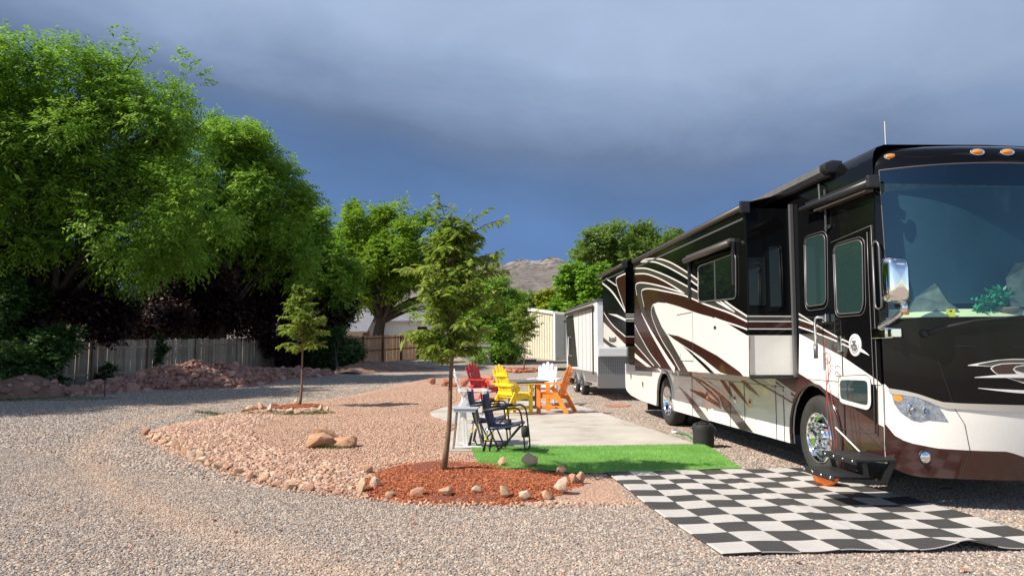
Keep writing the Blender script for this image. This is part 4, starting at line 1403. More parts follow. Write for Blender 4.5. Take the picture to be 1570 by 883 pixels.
# a bent orange hose on top of the weathered fence
q0 = at(142, 520, 32.7)
o = B().tube(catmull([at(141, 521, 32.6), at(147, 517.5, 32.7), at(155, 517.5, 32.8), at(159, 520, 32.9), at(168, 518, 33.2), at(178, 515, 33.5)], 5), 0.035, 6).build('orange_hose', 'orange_plastic', None, True)
tag(o, 'orange hose draped over the top of the weathered fence', 'hose')
q0 = at(90, 378, 33.4)
o = B().tube(catmull([at(73, 390, 33), at(80, 381, 32.6), at(93, 376, 32.4), at(104, 381, 32.6), at(110, 389, 33)], 5), 0.035, 6).build('bent_branch', 'white_cord', None, True)
tag(o, 'pale bare branch arching out of the purple bush', 'branch')

# ------------------------------------------------------------------ the motorhome: x across (0 = near side), y from front axle to the back, z up
RV = thing('motorhome', 'black, cream and maroon diesel motorhome with its slide-outs open', 'motorhome', RV_O, RV_A)
WD = 2.55
SL = -0.62                                          # how far the slide-outs stand out
def YF(v, z):
    t = abs(1 - v / (WD / 2))
    y = -1.50 - 0.45 * (1 - t ** 2.6)
    if z > 1.95:
        y += 0.05 * (z - 1.95)
    elif z < 1.1:
        y += 0.06 * ((1.1 - z) / 0.7) ** 2
    return y
def onfront(px, py):
    """(across, height) where the sight line meets the rounded front"""
    d = ray(px, py)
    lo, hi = 4.0, 9.5
    def f(Y):
        q = _C + d * (Y / d[1]) - RV_O
        v, a = float(q @ RV_V), float(q @ RV_U)
        return a - YF(max(0.0, min(WD, v)), _C[2] + d[2] * Y / d[1]), v, _C[2] + d[2] * Y / d[1]
    for _ in range(50):
        m = (lo + hi) / 2
        if f(m)[0] < 0:
            lo = m
        else:
            hi = m
    _, v, z = f(hi)
    return max(0.0, v), z
def front_strip(name, top, bot, mat, parent=RV, off=0.004, n=24, v0=None, v1=None, thick=0.0):
    T = sorted(onfront(*p) for p in top)
    Bt = sorted(onfront(*p) for p in bot)
    tv, tz = zip(*T)
    bv, bz = zip(*Bt)
    a = max(tv[0], bv[0]) if v0 is None else v0
    c = min(tv[-1], bv[-1]) if v1 is None else v1
    b = B()
    rows = 5
    for i in range(n + 1):
        v = a + (c - a) * i / n
        zt, zb = np.interp(v, tv, tz), np.interp(v, bv, bz)
        for k in range(rows + 1):
            z = zb + (zt - zb) * k / rows
            b.v.append((v, YF(v, z) - off, z))
    m = rows + 1
    b.f = [(i * m + k, (i + 1) * m + k, (i + 1) * m + k + 1, i * m + k + 1) for i in range(n) for k in range(rows)]
    if thick:
        k0 = len(b.v)
        b.v += [(x, y + thick, z) for x, y, z in b.v]
        b.f += [tuple(i + k0 for i in f[::-1]) for f in b.f]
    return b.build(name, mat, parent, True, recalc=False)
def side_poly(name, pts, mat, off=0.0, eps=0.003, parent=RV, smooth=0, raw_pts=False):
    """a painted shape on a side plane; pts are measured points"""
    P = pts if raw_pts else [rvside(x, y, off) for x, y in pts]
    if smooth:
        P = catmull(P, smooth, True)
    b = B()
    b.v = [(off - eps, float(p[0]), float(p[1])) for p in P]
    b.f = [tuple(range(len(P)))]
    o = b.build(name, mat, parent, recalc=False)
    if o.data.polygons[0].normal.x > 0:
        o.data.flip_normals()
    return o
def side_line(name, pts, w, mat='paint_line', off=0.0, eps=0.006, parent=RV, n=6):
    """a pinstripe; w is its width in metres, or a list of widths along it"""
    P = np.array(catmull([rvside(x, y, off) for x, y in pts], n))
    ws = np.interp(np.linspace(0, 1, len(P)), np.linspace(0, 1, len(w)), w) if isinstance(w, (list, tuple)) else [w] * len(P)
    d = np.gradient(P, axis=0)
    d /= np.linalg.norm(d, axis=1, keepdims=True) + 1e-9
    nn = np.stack([-d[:, 1], d[:, 0]], 1)
    A, C = P + nn * np.array(ws)[:, None] / 2, P - nn * np.array(ws)[:, None] / 2
    b = B()
    k = len(P)
    b.v = [(off - eps, *map(float, q)) for q in A] + [(off - eps, *map(float, q)) for q in C]
    b.f = [(i, i + 1, k + i + 1, k + i) for i in range(k - 1)]
    return b.build(name, mat, parent, recalc=False)

def soft(P, r=.05):
    P = [np.array(p, float) for p in P]
    k = 1.0 if np.abs(P[0]).max() < 60 else 150.0            # metres, or measured points
    out = []
    n = len(P)
    for i in range(n):
        a, b_, c = P[i - 1], P[i], P[(i + 1) % n]
        la, lc = np.linalg.norm(a - b_), np.linalg.norm(c - b_)
        p0 = b_ + (a - b_) * min(r * k / la, .45)
        p2 = b_ + (c - b_) * min(r * k / lc, .45)
        for t in (0, .5, 1):
            out.append(tuple(p0 * (1 - t) ** 2 + b_ * 2 * t * (1 - t) + p2 * t * t))
    return out
# shell
prof = [(0, 1.20), (0, 3.56), (0.015, 3.64), (0.05, 3.695), (0.14, 3.725), (1.275, 3.745), (2.41, 3.725), (2.50, 3.695), (2.535, 3.64), (2.55, 3.56), (2.55, 1.20)]
b = B()
ysl = [-1.46, 0.0, 3, 6, 9.6, 9.95, 10.06]
for yy in ysl:
    k = 0.0 if yy < 9.9 else (0.03 if yy < 10 else 0.10)
    for x, z in prof:
        b.v.append((1.275 + (x - 1.275) * (1 - k * 0.4), yy, z - (k if z > 3 else 0)))
m = len(prof)
for i in range(len(ysl) - 1):
    for j in range(m - 1):
        b.f.append((i * m + j, i * m + j + 1, (i + 1) * m + j + 1, (i + 1) * m + j))
b.f.append(tuple((len(ysl) - 1) * m + j for j in range(m)))
b.build('body', 'paint_black', RV, 'auto', recalc=False)
# roof front: rounded cap down to the windscreen
b = B()
vs_ = [0, 0.01, 0.03, 0.06, 0.1, 0.18, 0.3, 0.5, 0.8, 1.275, 1.75, 2.05, 2.25, 2.37, 2.45, 2.49, 2.52, 2.54, 2.55]
nr = 8
for v in vs_:
    crown = float(np.interp(v, [p[0] for p in prof[1:-1]], [p[1] for p in prof[1:-1]]))
    fc = crown + .006 - .06 * math.sin(math.pi * v / WD)
    for k in range(nr + 1):
        t = k / nr * math.pi / 2
        b.v.append((v, YF(v, 3.44) + .34 * (1 - math.cos(t)) - .002, 3.44 + (fc - 3.44) * math.sin(t)))
    b.v.append((v, -1.05, crown + .006))
m = nr + 2
b.f = [(i * m + k, (i + 1) * m + k, (i + 1) * m + k + 1, i * m + k + 1) for i in range(len(vs_) - 1) for k in range(m - 1)]
b.build('front_cap', 'paint_black', RV, 'auto', recalc=False)
# nose below the windscreen, pillars
def front_grid(name, v0, v1, z0, z1, mat, nv=30, nz=10, off=0.0):
    b = B()
    for i in range(nv + 1):
        t = i / nv
        v = v0 + (v1 - v0) * (0.5 - 0.5 * math.cos(math.pi * t))
        for k in range(nz + 1):
            z = z0 + (z1 - z0) * k / nz
            b.v.append((v, YF(v, z) - off, z))
    m = nz + 1
    b.f = [(i * m + k, (i + 1) * m + k, (i + 1) * m + k + 1, i * m + k + 1) for i in range(nv) for k in range(nz)]
    return b.build(name, mat, RV, True, recalc=False)
WS0, WS1 = 1.885, 3.44
front_grid('nose', 0, WD, 0.40, WS0, 'paint_black', 40, 14)
front_grid('pillar', 0, 0.055, WS0, WS1, 'paint_black', 4, 8)
front_grid('pillar', WD - 0.055, WD, WS0, WS1, 'paint_black', 4, 8)
ws = front_grid('windscreen', 0.055, WD - 0.055, WS0, WS1, 'windshield_glass', 40, 8)
b = B().tube([(0.055, YF(0.055, WS0 + (WS1 - WS0) * i / 8) - 0.006, WS0 + (WS1 - WS0) * i / 8) for i in range(9)], 0.006, 6)
b.build('seal', 'trim_grey', ws)
b = B().tube([(v, YF(v, WS1) - 0.004, WS1) for v in np.linspace(0.055, WD - .055, 30)], 0.006, 6)
b.build('seal', 'trim_grey', ws)
b = B().tube([(v, YF(v, WS0) - 0.004, WS0) for v in np.linspace(0.03, WD - .03, 30)], 0.009, 6)
b.build('seal', 'trim_dark', ws)
# cab seen through the glass
cab = B().box(0.06, WD - .06, -0.3, -0.25, 1.2, 3.6).build('cab_curtain', 'cabin', RV)
b = B()
for v in np.linspace(.07, WD - .07, 30):
    b.v += [(v, YF(v, 2.05) + .30, 2.04), (v, YF(v, 3.3) + .22, 3.24)]
b.f = [(2 * i, 2 * i + 2, 2 * i + 3, 2 * i + 1) for i in range(29)]
b.build('solar_shade', 'solar_shade', RV, True)
b = B().prism([(0.05, -1.50), (WD - .05, -1.50), (WD - .05, -0.7), (0.05, -0.7)], 'z', 1.2, 1.80)
b.build('cab_floor', 'cabin', RV)
b = B()
for v in np.linspace(0.08, WD - 0.08, 24):
    b.v += [(v, YF(v, 1.92) + 0.02, 1.895), (v, YF(v, 1.92) + 0.13, 1.975), (v, YF(v, 1.92) + 0.30, 1.985), (v, YF(v, 1.92) + 0.34, 1.80)]
b.f = [(i * 4 + k, i * 4 + k + 1, (i + 1) * 4 + k + 1, (i + 1) * 4 + k) for i in range(23) for k in range(3)]
b.build('dashboard', 'dash', RV, 'auto')
b = B().box(0.1, WD - .1, -1.36, -1.30, 3.22, 3.33)
b.build('sun_shade_roll', 'cabin_light', RV)
# plant, card and crumpled sheets on the dash
rs = np.random.RandomState(4)
Vs = []
for px, py, nn_, sp in ((1533, 462, 150, .07), (1545, 452, 120, .06), (1520, 474, 70, .05), (1512, 484, 30, .035)):
    v, z = onfront(px, py)
    for i in range(nn_):
        c = np.array([v + rs.normal(0, sp), YF(v, z) + .10 + rs.normal(0, .02), max(z + rs.normal(0, sp * .55), 1.94)])
        D = nrm(rs.normal(size=3))
        W = nrm(np.cross(D, rs.normal(size=3)))
        Vs += [c, c + D * .03 + W * .014, c + D * .065, c + D * .03 - W * .014]
raw('dash_plant', np.array(Vs), np.arange(len(Vs)).reshape(-1, 4), 'plastic_leaf', RV)
v, z = onfront(1558, 476)
b = B().lathe([(0.0, -.05), (.10, -.05), (.15, .02), (.13, .04), (0, .04)], (v, YF(v, z) + .17, z), 'z', 14)
b.build('plant_basket', 'old_wood_leg', RV, True)
cv, cz = onfront(1458, 481)
front_strip('yellow_card', [(1451, 474), (1465, 473.5)], [(1452, 488), (1467, 487.5)], 'yellow_card', RV, -.006, 3)
front_strip('card_mark', [(1456, 475.5), (1460, 475.5)], [(1456, 478), (1460, 478)], 'ink', RV, -.004, 2)
for pts in ([(1398, 470), (1412, 455), (1440, 433), (1448, 440), (1460, 462), (1475, 470), (1478, 476), (1400, 478)], [(1558, 470), (1552, 425), (1566, 402), (1585, 400), (1600, 470)]):
    P = [onfront(*q) for q in pts]
    b = B()
    b.v = [(v, YF(v, z) + 0.07 + 0.02 * (i % 2), z) for i, (v, z) in enumerate(P)]
    b.f = [tuple(range(len(P)))]
    b.build('pale_cover', 'cabin_light', RV, recalc=False)

# lower front: cream bumper, maroon skirt, silver lip, stripes
front_strip('bumper', [(1346, 588), (1363, 602), (1402, 609), (1422, 616), (1433, 621), (1448, 626), (1500, 627), (1569, 630), (1600, 630)], [(1346, 650), (1374, 671), (1396, 679), (1436, 687), (1483, 690), (1545, 692), (1569, 700), (1600, 712)], 'paint_cream', off=0.006, n=40, v0=0.0, v1=WD)
front_strip('skirt', [(1346, 650), (1374, 671), (1396, 679), (1436, 687), (1483, 690), (1545, 692), (1569, 700), (1600, 712)], [(1346, 707), (1374, 721), (1403, 730), (1472, 734), (1569, 736), (1600, 736)], 'paint_maroon', off=0.008, n=40, v0=0.0, v1=WD)
front_strip('lip', [(1350, 594), (1368, 596), (1387, 599), (1407, 604), (1427, 611), (1443, 616), (1470, 618), (1500, 619), (1569, 621), (1600, 621)], [(1350, 597), (1363, 603), (1402, 608), (1422, 615.5), (1433, 621), (1448, 626), (1475, 627), (1500, 629), (1569, 632), (1600, 632)], 'paint_silver', off=0.022, n=40, v0=0.02, thick=0.02)
def vseam(name, pts, w=0.006, parent=RV, off=0.009, mat='trim_dark'):
    P = [onfront(*p) for p in pts]
    b = B().tube([(v, YF(v, z) - off, z) for v, z in P], w / 2, 5)
    return b.build(name, mat, parent)
vseam('seam', [(1460, 622), (1478, 650), (1486, 690), (1472, 734)])
vseam('seam', [(1380, 505), (1384, 524), (1400, 530), (1480, 531), (1569, 533)], 0.006)
vseam('seam', [(1425, 530), (1440, 560), (1459, 616)], 0.006)
vseam('seam', [(1381, 502), (1569, 503)], 0.005)
hl = front_strip('headlight', [(1366, 603.5), (1384, 604.5), (1402, 608), (1422, 616), (1438, 623), (1452, 645)], [(1366, 605), (1368, 616), (1379.5, 632), (1396, 643.5), (1410, 646.5), (1422, 643.5), (1452, 646)], 'lamp_lens', off=0.012, n=30)
for px, py, r, mt in [(1397, 628, .055, 'lamp_bowl'), (1419, 630, .045, 'lamp_bowl')]:
    v, z = onfront(px, py)
    b = B().lathe([(0.004, -.002), (r * .5, -.006), (r * .9, -.012), (r, -.016), (r * 1.06, -.012), (r * 1.1, 0.0)], (v, YF(v, z) - .014, z), 'y', 20)
    b.build('reflector', mt, hl, True)
    B().lathe([(r * .5, -.004), (r * .42, -.02), (0.003, -.026)], (v, YF(v, z) - .02, z), 'y', 16).build('bulb', 'lamp_lens', hl, True)
front_strip('turn_signal', [(1369, 605), (1380, 606.5), (1382, 610)], [(1369, 613), (1376, 615.5), (1382, 613)], 'amber', hl, 0.018, 8)
front_strip('headlight', [(1700, 600), (1760, 600)], [(1700, 640), (1760, 640)], 'lamp_lens', off=0.012, n=6, v0=2.0, v1=2.4)
v, z = onfront(1417, 700)
fl = B().lathe([(0.0, -.03), (.05, -.028), (.058, -.02), (.062, -.01), (.07, 0.0)], (v, YF(v, z) - .008, z), 'y', 22).build('fog_lamp', 'lamp_bowl', RV, True)
B().lathe([(.070, 0.0), (.074, -.016), (.062, -.022), (.058, -.012)], (v, YF(v, z) - .008, z), 'y', 22).build('ring', 'trim_dark', fl, True)
for px, py in ((1369, 236), (1501, 232.5), (1547, 232.5)):
    v, z = onfront(px, py)
    z = min(z, 3.58)
    yb = YF(v, 3.44) + .34 * (1 - math.cos(math.asin(min(1, (z - 3.44) / .24))))
    mk = B().lathe([(0.0, -.03), (.02, -.027), (.032, -.012), (.036, 0.01)], (0, 0, 0), 'y', 14)
    mk.v = [(v + x * 1.9, yb - .012 + y, z + zz * .85) for x, y, zz in mk.v]
    mk = mk.build('marker_light', 'amber', RV, True)
    tb = B().lathe([(.034, .012), (.042, -.008), (.036, -.014), (.032, -.008)], (0, 0, 0), 'y', 14)
    tb.v = [(v + x * 1.9, yb - .012 + y, z + zz * .85) for x, y, zz in tb.v]
    tb.build('bezel', 'chrome', mk, True)
# stripes on the nose
def F(top, bot, mat, off):
    front_strip('stripe', top, bot, mat, off=off, n=22)
q = lambda x, y: (1460 + x / 8.827, 540 + y / 8.827)
F([q(205, 172), q(400, 135), q(600, 102), q(800, 88), q(1100, 88)], [q(205, 180), q(330, 184), q(510, 194), q(620, 165), q(760, 152), q(1100, 150)], 'paint_line', .008)
F([q(340, 162), q(500, 130), q(650, 106), q(800, 100), q(1100, 100)], [q(340, 172), q(510, 182), q(620, 152), q(760, 140), q(1100, 138)], 'paint_taupe', .011)
F([q(505, 215), q(540, 180), q(650, 152), q(800, 140), q(1100, 138)], [q(505, 220), q(545, 265), q(600, 300), q(800, 300), q(1100, 300)], 'paint_line', .010)
F([q(525, 213), q(560, 185), q(660, 162), q(800, 154), q(1100, 152)], [q(525, 220), q(560, 262), q(610, 292), q(800, 292), q(1100, 292)], 'paint_maroon', .013)
F([q(805, 225), q(840, 190), q(960, 168), q(1100, 166)], [q(805, 232), q(850, 285), q(900, 295), q(1100, 300)], 'paint_line', .016)
F([q(822, 222), q(850, 198), q(960, 180), q(1100, 178)], [q(822, 235), q(900, 262), q(960, 275), q(1100, 290)], 'paint_taupe', .019)
F([q(285, 335), q(450, 318), q(620, 300), q(850, 292), q(1100, 300)], [q(285, 342), q(500, 342), q(740, 342), q(950, 345), q(1100, 345)], 'paint_line', .017)
F([q(720, 342), q(850, 352), q(1100, 350)], [q(720, 346), q(850, 385), q(950, 418), q(1100, 440)], 'paint_line', .011)
F([q(770, 348), q(860, 352), q(1100, 352)], [q(770, 352), q(860, 378), q(960, 402), q(1100, 425)], 'paint_maroon', .014)
F([q(340, 480), q(600, 497), q(970, 512), q(1100, 515)], [q(340, 486), q(560, 515), q(760, 538), q(970, 556), q(1100, 560)], 'paint_line', .009)
# wiper
P = [onfront(1417, 511), onfront(1440, 503), onfront(1490, 492), onfront(1560, 485), onfront(1590, 483)]
b = B().tube([(v, YF(v, z) - .05 + .004 * i, z) for i, (v, z) in enumerate(P)], [.022, .02, .014, .011, .010], 8)
wp = b.build('wiper', 'black_plastic', RV, True)
v, z = P[0]
B().lathe([(0.0, -.06), (.035, -.055), (.04, -.01), (.045, .02)], (v, YF(v, z), z), 'y', 14).build('wiper_hub', 'black_plastic', wp, True)
# mirror on its arm
MY = -1.92
def mpt(px, py, al):
    d = ray(px, py)
    t = ((RV_O + al * RV_U - _C) @ RV_U) / (d @ RV_U)
    q_ = _C + d * t - RV_O
    return float(q_ @ RV_V), float(q_ @ RV_U), float(q_[2])
c0, c1 = mpt(1357, 393, MY), mpt(1393, 464, MY)
cx, cz, hw, hh = (c0[0] + c1[0]) / 2, (c0[2] + c1[2]) / 2, (c1[0] - c0[0]) / 2, (c0[2] - c1[2]) / 2
b = B()
nu = 28
for dep, sc in ((-.075, 0.0), (-.073, .35), (-.066, .65), (-.05, .86), (-.02, .97), (.03, 1.0), (.09, .98), (.10, .90), (.10, 0.0)):
    for j in range(nu):
        t = 2 * math.pi * j / nu
        c_, s_ = math.cos(t), math.sin(t)
        b.v.append((cx + hw * sc * math.copysign(abs(c_) ** .45, c_), MY + dep, cz + hh * sc * math.copysign(abs(s_) ** .35, s_)))
b.f = [(i * nu + j, i * nu + (j + 1) % nu, (i + 1) * nu + (j + 1) % nu, (i + 1) * nu + j) for i in range(8) for j in range(nu)]
mir = b.build('mirror', 'chrome', RV, True)
p0, p1 = mpt(1346, 503, -1.55), mpt(1386, 474, MY + .02)
B().tube(catmull([(0.02, -1.50, p0[2]), (p0[0] - .01, -1.62, p0[2] + .02), ((p0[0] + p1[0]) / 2, -1.78, (p0[2] + p1[2]) / 2), (p1[0], MY + .02, p1[2] - .01)], 4), [.028] * 13, 8).build('mirror_arm', 'chrome', mir, True)
B().tube([(p1[0], MY + .02, p1[2] - .03), (p1[0], MY + .02, p1[2] + .07)], .035, 12).build('mirror_post', 'chrome', mir, True)
B().tube([(p1[0] + .01, MY + .02, p1[2] - .055), (p1[0] + .01, MY + .02, p1[2] - .025)], .036, 12).build('turn_light', 'amber', mir, True)
b = B()
a0, a1 = rvside(1339, 503), rvside(1347, 519)
b.box(-.035, .05, -1.62, -1.36, a1[1], a0[1])
b.box(-.02, .09, -1.70, -1.62, a1[1] + .01, a0[1] - .01)
b.build('mirror_base', 'chrome', RV, 'auto', .008)

# lower side with wheel arches
def arch(c, r, zc, n=14):
    zb = 0.36
    a0 = math.asin((zb - zc) / r)
    return [(c - r * math.cos(a0 + (math.pi - 2 * a0) * i / n), zc + r * math.sin(a0 + (math.pi - 2 * a0) * i / n)) for i in range(n + 1)]
fa, ra = arch(0.0, 0.64, 0.51), arch(6.47, 0.63, 0.50)
low = [(-1.47, 1.215), (-1.47, 0.42)] + fa + ra + [(8.6, 0.385), (9.5, 0.45), (9.9, 0.53), (10.03, 0.60), (10.06, 0.72), (10.06, 1.215)]
b = B()
b.prism(low, 'x', 0.0, 0.04)
b.build('side_skirt', 'paint_cream', RV)
b = B().box(WD - .04, WD, -1.4, 10.06, .4, 1.2)
b.build('side_skirt', 'paint_cream', RV)
b = B().box(.45, WD - .45, -1.35, 10.0, .5, 1.22).box(.06, WD - .06, 1.0, 5.7, .42, 1.2).box(.06, WD - .06, 7.3, 10.02, .6, 1.2).box(.06, WD - .06, -1.4, -.75, .5, 1.2).box(.06, WD - .06, -1.4, 10.0, 1.19, 1.26)
b.build('chassis', 'underbody', RV)
b = B().box(.06, WD - .06, 10.0, 10.05, .55, 1.3)
b.build('rear_panel', 'paint_cream', RV)
for c_, pts in ((0.0, fa), (6.47, ra)):
    B().tube([(-.004, y, z) for y, z in pts], .022, 6).build('arch_lip', 'paint_maroon' if c_ == 0 else 'paint_cream', RV, True)
B().box(.3, .9, 9.0, 9.03, .12, .5).build('mud_flap', 'rubber', RV)
# wheels
def wheel(y, x0=0.04, dual=False, steer=True):
    c = (x0, y, 0.51)
    pr = [(.30, .02), (.34, -.005), (.40, -.012), (.46, -.006), (.497, .02), (.51, .06), (.512, .14), (.51, .22), (.497, .26), (.45, .285), (.30, .27)]
    ty = B().lathe(pr, c, 'x', 40)
    ty = ty.build('tyre', 'rubber', RV, 'auto')
    t2 = B()
    for k in range(5):
        t2.lathe([(.513, .065 + k * .034), (.5165, .068 + k * .034), (.5165, .085 + k * .034), (.513, .088 + k * .034)], c, 'x', 40)
    t2.build('tread', 'rubber', ty)
    if dual:
        ty2 = B().lathe([(r, h + .34) for r, h in pr], c, 'x', 32).build('tyre', 'rubber', RV, 'auto')
    dish = .0 if steer else .12
    rim = B().lathe([(.305, .01), (.30, -.004), (.29, .0), (.283, .035 + dish * .5), (.25, .06 + dish), (.235, .045 + dish), (.20, .035 + dish), (.155, .03 + dish), (.14, .025 + dish), (.12, .0 + dish)], c, 'x', 40)
    rim = rim.build('rim', 'chrome', ty, True)
    hb = B().lathe([(.12, .0 + dish), (.118, -.06 + dish), (.10, -.075 + dish), (.07, -.08 + dish), (.0, -.082 + dish)], c, 'x', 24)
    hb.build('hub_cap', 'chrome', rim, 'auto')
    for k in range(10):
        t = 2 * math.pi * k / 10
        cc_ = (c[0] + dish, c[1] + .17 * math.cos(t), c[2] + .17 * math.sin(t))
        B().lathe([(.018, .035), (.018, -.03), (.014, -.045), (.0, -.05)], cc_, 'x', 8).build('lug_nut', 'chrome', rim, 'auto')
        t += math.pi / 10
        cc_ = (c[0] + dish, c[1] + .225 * math.cos(t), c[2] + .225 * math.sin(t))
        B().lathe([(.0, .037), (.019, .036)], cc_, 'x', 12).build('hand_hole', 'underbody', rim)
wheel(0.0)
wheel(6.47, 0.05, True, False)
for y in (0.0, 6.47):
    B().lathe([(.30, .0), (.50, .0), (.512, .05), (.512, .25), (.30, .27)], (WD - .32, y, .51), 'x', 24).build('tyre', 'rubber', RV, 'auto')

# ---- front slide-out
s_y0, s_y1, s_z0, s_z1 = 0.44, 6.50, 1.238, 3.40
b = B().box(SL, 0.4, s_y0, s_y1, s_z0, s_z1)
SLD = b.build('slide_out', 'paint_black', RV, False, 0.006)
b = B().box(SL + .03, -.005, s_y0 - .006, s_y0 - .001, s_z0 + .02, 2.0)
# end wall bands, measured on the end face
def endz(py, along=s_y0, off=-.3):
    P = RV_O + off * RV_V + along * RV_U
    Y = P[1]
    d = ray(785 + 1137 * P[0] / Y, py)
    return float(_C[2] + d[2] * Y / d[1])
def band(name, z0, z1, mat, y=s_y0, x0=SL + .004, x1=-.045, e=.004, parent=None):
    return B().box(x0, x1, y - e, y - .001, z0, z1).build(name, mat, parent or SLD)
band('end_panel', s_z0 + .012, endz(514), 'paint_cream')
band('end_panel', s_z0 + .012, endz(514) - .002, 'paint_silver', x1=SL + .07, e=.006)
for py0, py1, mt in [(484, 485.5, 'paint_line'), (485.5, 492, 'paint_taupe'), (492, 493.5, 'paint_line'), (493.5, 503.5, 'paint_maroon'), (503.5, 505, 'paint_line')]:
    band('stripe', endz(py1), endz(py0), mt)
B().box(SL + .02, SL + .24, s_y0 - .010, s_y0 - .001, endz(468), endz(395)).build('end_window', 'window_dark', SLD)
B().box(SL + .30, SL + .47, s_y0 - .010, s_y0 - .001, endz(470), endz(378)).build('end_window', 'window_dark', SLD)
# seal flange standing round the opening
B().box(-.05, -.002, s_y0 - .055, s_y0 - .008, s_z0 - .02, s_z1 + .05).build('slide_flange', 'trim_grey', RV, False, .004)
B().box(SL, 0, s_y0 - .03, s_y0 - .008, s_z0 - .035, s_z0 - .002).build('slide_sill', 'trim_dark', SLD)
# topper over the slide-out
def topper(y0, y1, parent, z):
    t = B().tube([(SL - .01, y0, z), (SL - .01, y1, z)], .042, 12).build('topper_roll', 'bronze_roll', parent, True)
    B().box(SL - .075, SL + .06, y0 - .05, y0, z - .085, z + .07).build('topper_cap', 'trim_dark', t, False, .012)
    b = B()
    b.v = [(SL - .01, y0, z + .052), (SL - .01, y1, z + .052), (0.05, y1, z + .22), (0.05, y0, z + .22)]
    b.f = [(0, 1, 2, 3)]
    b.build('topper_fabric', 'awning_fabric', t)
    B().box(SL - .012, SL - .003, y0 + .05, y1, z - .16, z - .135).build('drip_rail', 'trim_grey', t)
    return t
topper(s_y0 + .02, s_y1 - .05, SLD, 3.42)
# graphics on its outer wall
O = SL
def SP(pts, mat, eps=.003, smooth=0):
    return side_poly('graphic', pts, mat, O, eps, SLD, smooth)
def SLn(pts, w=.022, eps=.007):
    return side_line('pinstripe', pts, w, 'paint_line', O, eps, SLD)
L1 = [(985, 399), (996, 397), (1011, 397), (1025, 401), (1038, 407.5), (1058, 420), (1069, 428), (1090, 444), (1109, 459), (1125, 471), (1146.5, 485)]
L2 = [(983, 401.5), (991, 401), (1005, 402), (1021, 408), (1042, 419), (1058, 429), (1069, 437), (1088, 449), (1101, 459), (1112, 467), (1127, 478)]
L3 = [(974, 411.5), (991, 411.6), (1011, 418), (1031.5, 427), (1058, 441), (1069, 447), (1084, 454.5), (1095, 460), (1110, 468.5), (1127, 478)]
L4 = [(974, 420), (991, 420), (1011, 427), (1031.5, 438), (1050, 450)]
L5 = [(1050, 450), (1040, 446.5), (1025, 442), (1011, 438), (991, 434), (979, 434), (975, 439), (977, 453), (984, 480), (991, 494), (1000, 511)]
L6 = [(1146.5, 493), (1120, 480), (1096, 471.5), (1077, 464.5), (1060, 457), (1046, 452), (1020, 446.5), (1000, 443), (988, 443.5), (984, 449), (988, 470), (994, 494), (1001, 508)]
def cm(p, n=5):
    return [tuple(a) for a in catmull(p, n)]
# maroon field over the rear two thirds, then everything on top of it
SP(cm(L4) + [(1060, 456), (1077, 464), (1096, 471), (1120, 480), (1146.5, 493), (1146.5, 505), (1111, 493), (1093, 487), (1068, 480), (1042, 470.7), (1021, 464.6), (1009, 463.6), (1001, 466.6), (999, 480), (1004, 496), (1017, 523), (1041, 565), (1038, 568), (1010, 564.5), (973.5, 560.5)], 'paint_maroon', .002)
SP(cm(L1) + cm([(1146.5, 493), (1120, 480), (1096, 471.5), (1077, 464.5), (1060, 457), (1052, 451.5)]) + cm(L4)[::-1] + cm(L3)[:0] + [(974, 411.5)] + cm(L3)[:] + cm(L2)[::-1], 'paint_taupe', .003)
SP(cm(L5) + cm(L6)[::-1][:-20], 'paint_taupe', .004)
# cream panel
SP([(1001, 466.6), (1009, 463.6), (1021, 464.6), (1042, 470.7), (1068, 480), (1093, 487), (1111, 493), (1148.3, 514.5), (1148.9, 577.3), (1100, 572.5), (1055, 569.2), (1044, 550), (1024.5, 515.7), (1015, 501), (1006, 480)], 'paint_cream', .004)
SP([(1111, 493), (1146.8, 505), (1146.8, 514.4)], 'paint_black', .006)
SP([(1000, 470), (1002.5, 468), (1006, 480), (1015, 501), (1024.5, 515.7), (1044, 550), (1055, 569.2), (1043, 568.2), (1030.6, 546), (1015, 521), (1004, 497), (999, 480)], 'paint_taupe', .005)
# long dark spears across the cream
SP([(1023, 511.5), (1040, 515), (1063, 525), (1100, 545), (1135, 570), (1140, 576.4), (1117, 574.2), (1105, 570.8), (1080, 551), (1052, 532), (1034, 520)], 'paint_maroon', .006)
SP([(1044, 527), (1060, 539), (1082, 558), (1096, 572), (1089, 571.4), (1072, 555)], 'paint_black', .006)
SLn([(1034, 520.5), (1052, 532.5), (1080, 552), (1101, 572.5)], [.006, .02, .03], .008)
SLn([(1044, 550.5), (1056, 558), (1073, 570.5)], .010)
# tail stripes at the rear of the panel
SP([(973.5, 499), (982.5, 516), (997, 541.5), (1012, 563), (1003, 561.5), (988, 544), (973.5, 528)], 'paint_taupe', .004)
SP([(973.5, 541), (985, 551), (999, 562.5), (992, 562), (973.5, 548)], 'paint_cream', .004)
for ln in (L1, L2, L3, L4, L5[:-3], L6[:-2]):
    SLn(ln, .024)
SLn([(984, 480), (991, 494), (1000, 511), (1010, 528), (1022, 548), (1035, 567.5)], [.02, .04, .07, .085, .10, .11], .0075)
SLn([(1003, 467), (1000, 471), (999, 480), (1004, 497), (1015, 521), (1030.6, 546), (1043, 568)], .018)
SLn([(973.6, 498), (982.5, 515.7), (997, 541), (1010, 558), (1013, 562.5)], .02)
SLn([(973.6, 527), (988, 543.5), (1003, 560.5)], .02)
SLn([(1096, 487.5), (1111, 493), (1130, 499), (1146.5, 505)], .022)
SLn([(1021, 464.6), (1042, 470.7), (1068, 480), (1093, 487)], .012)
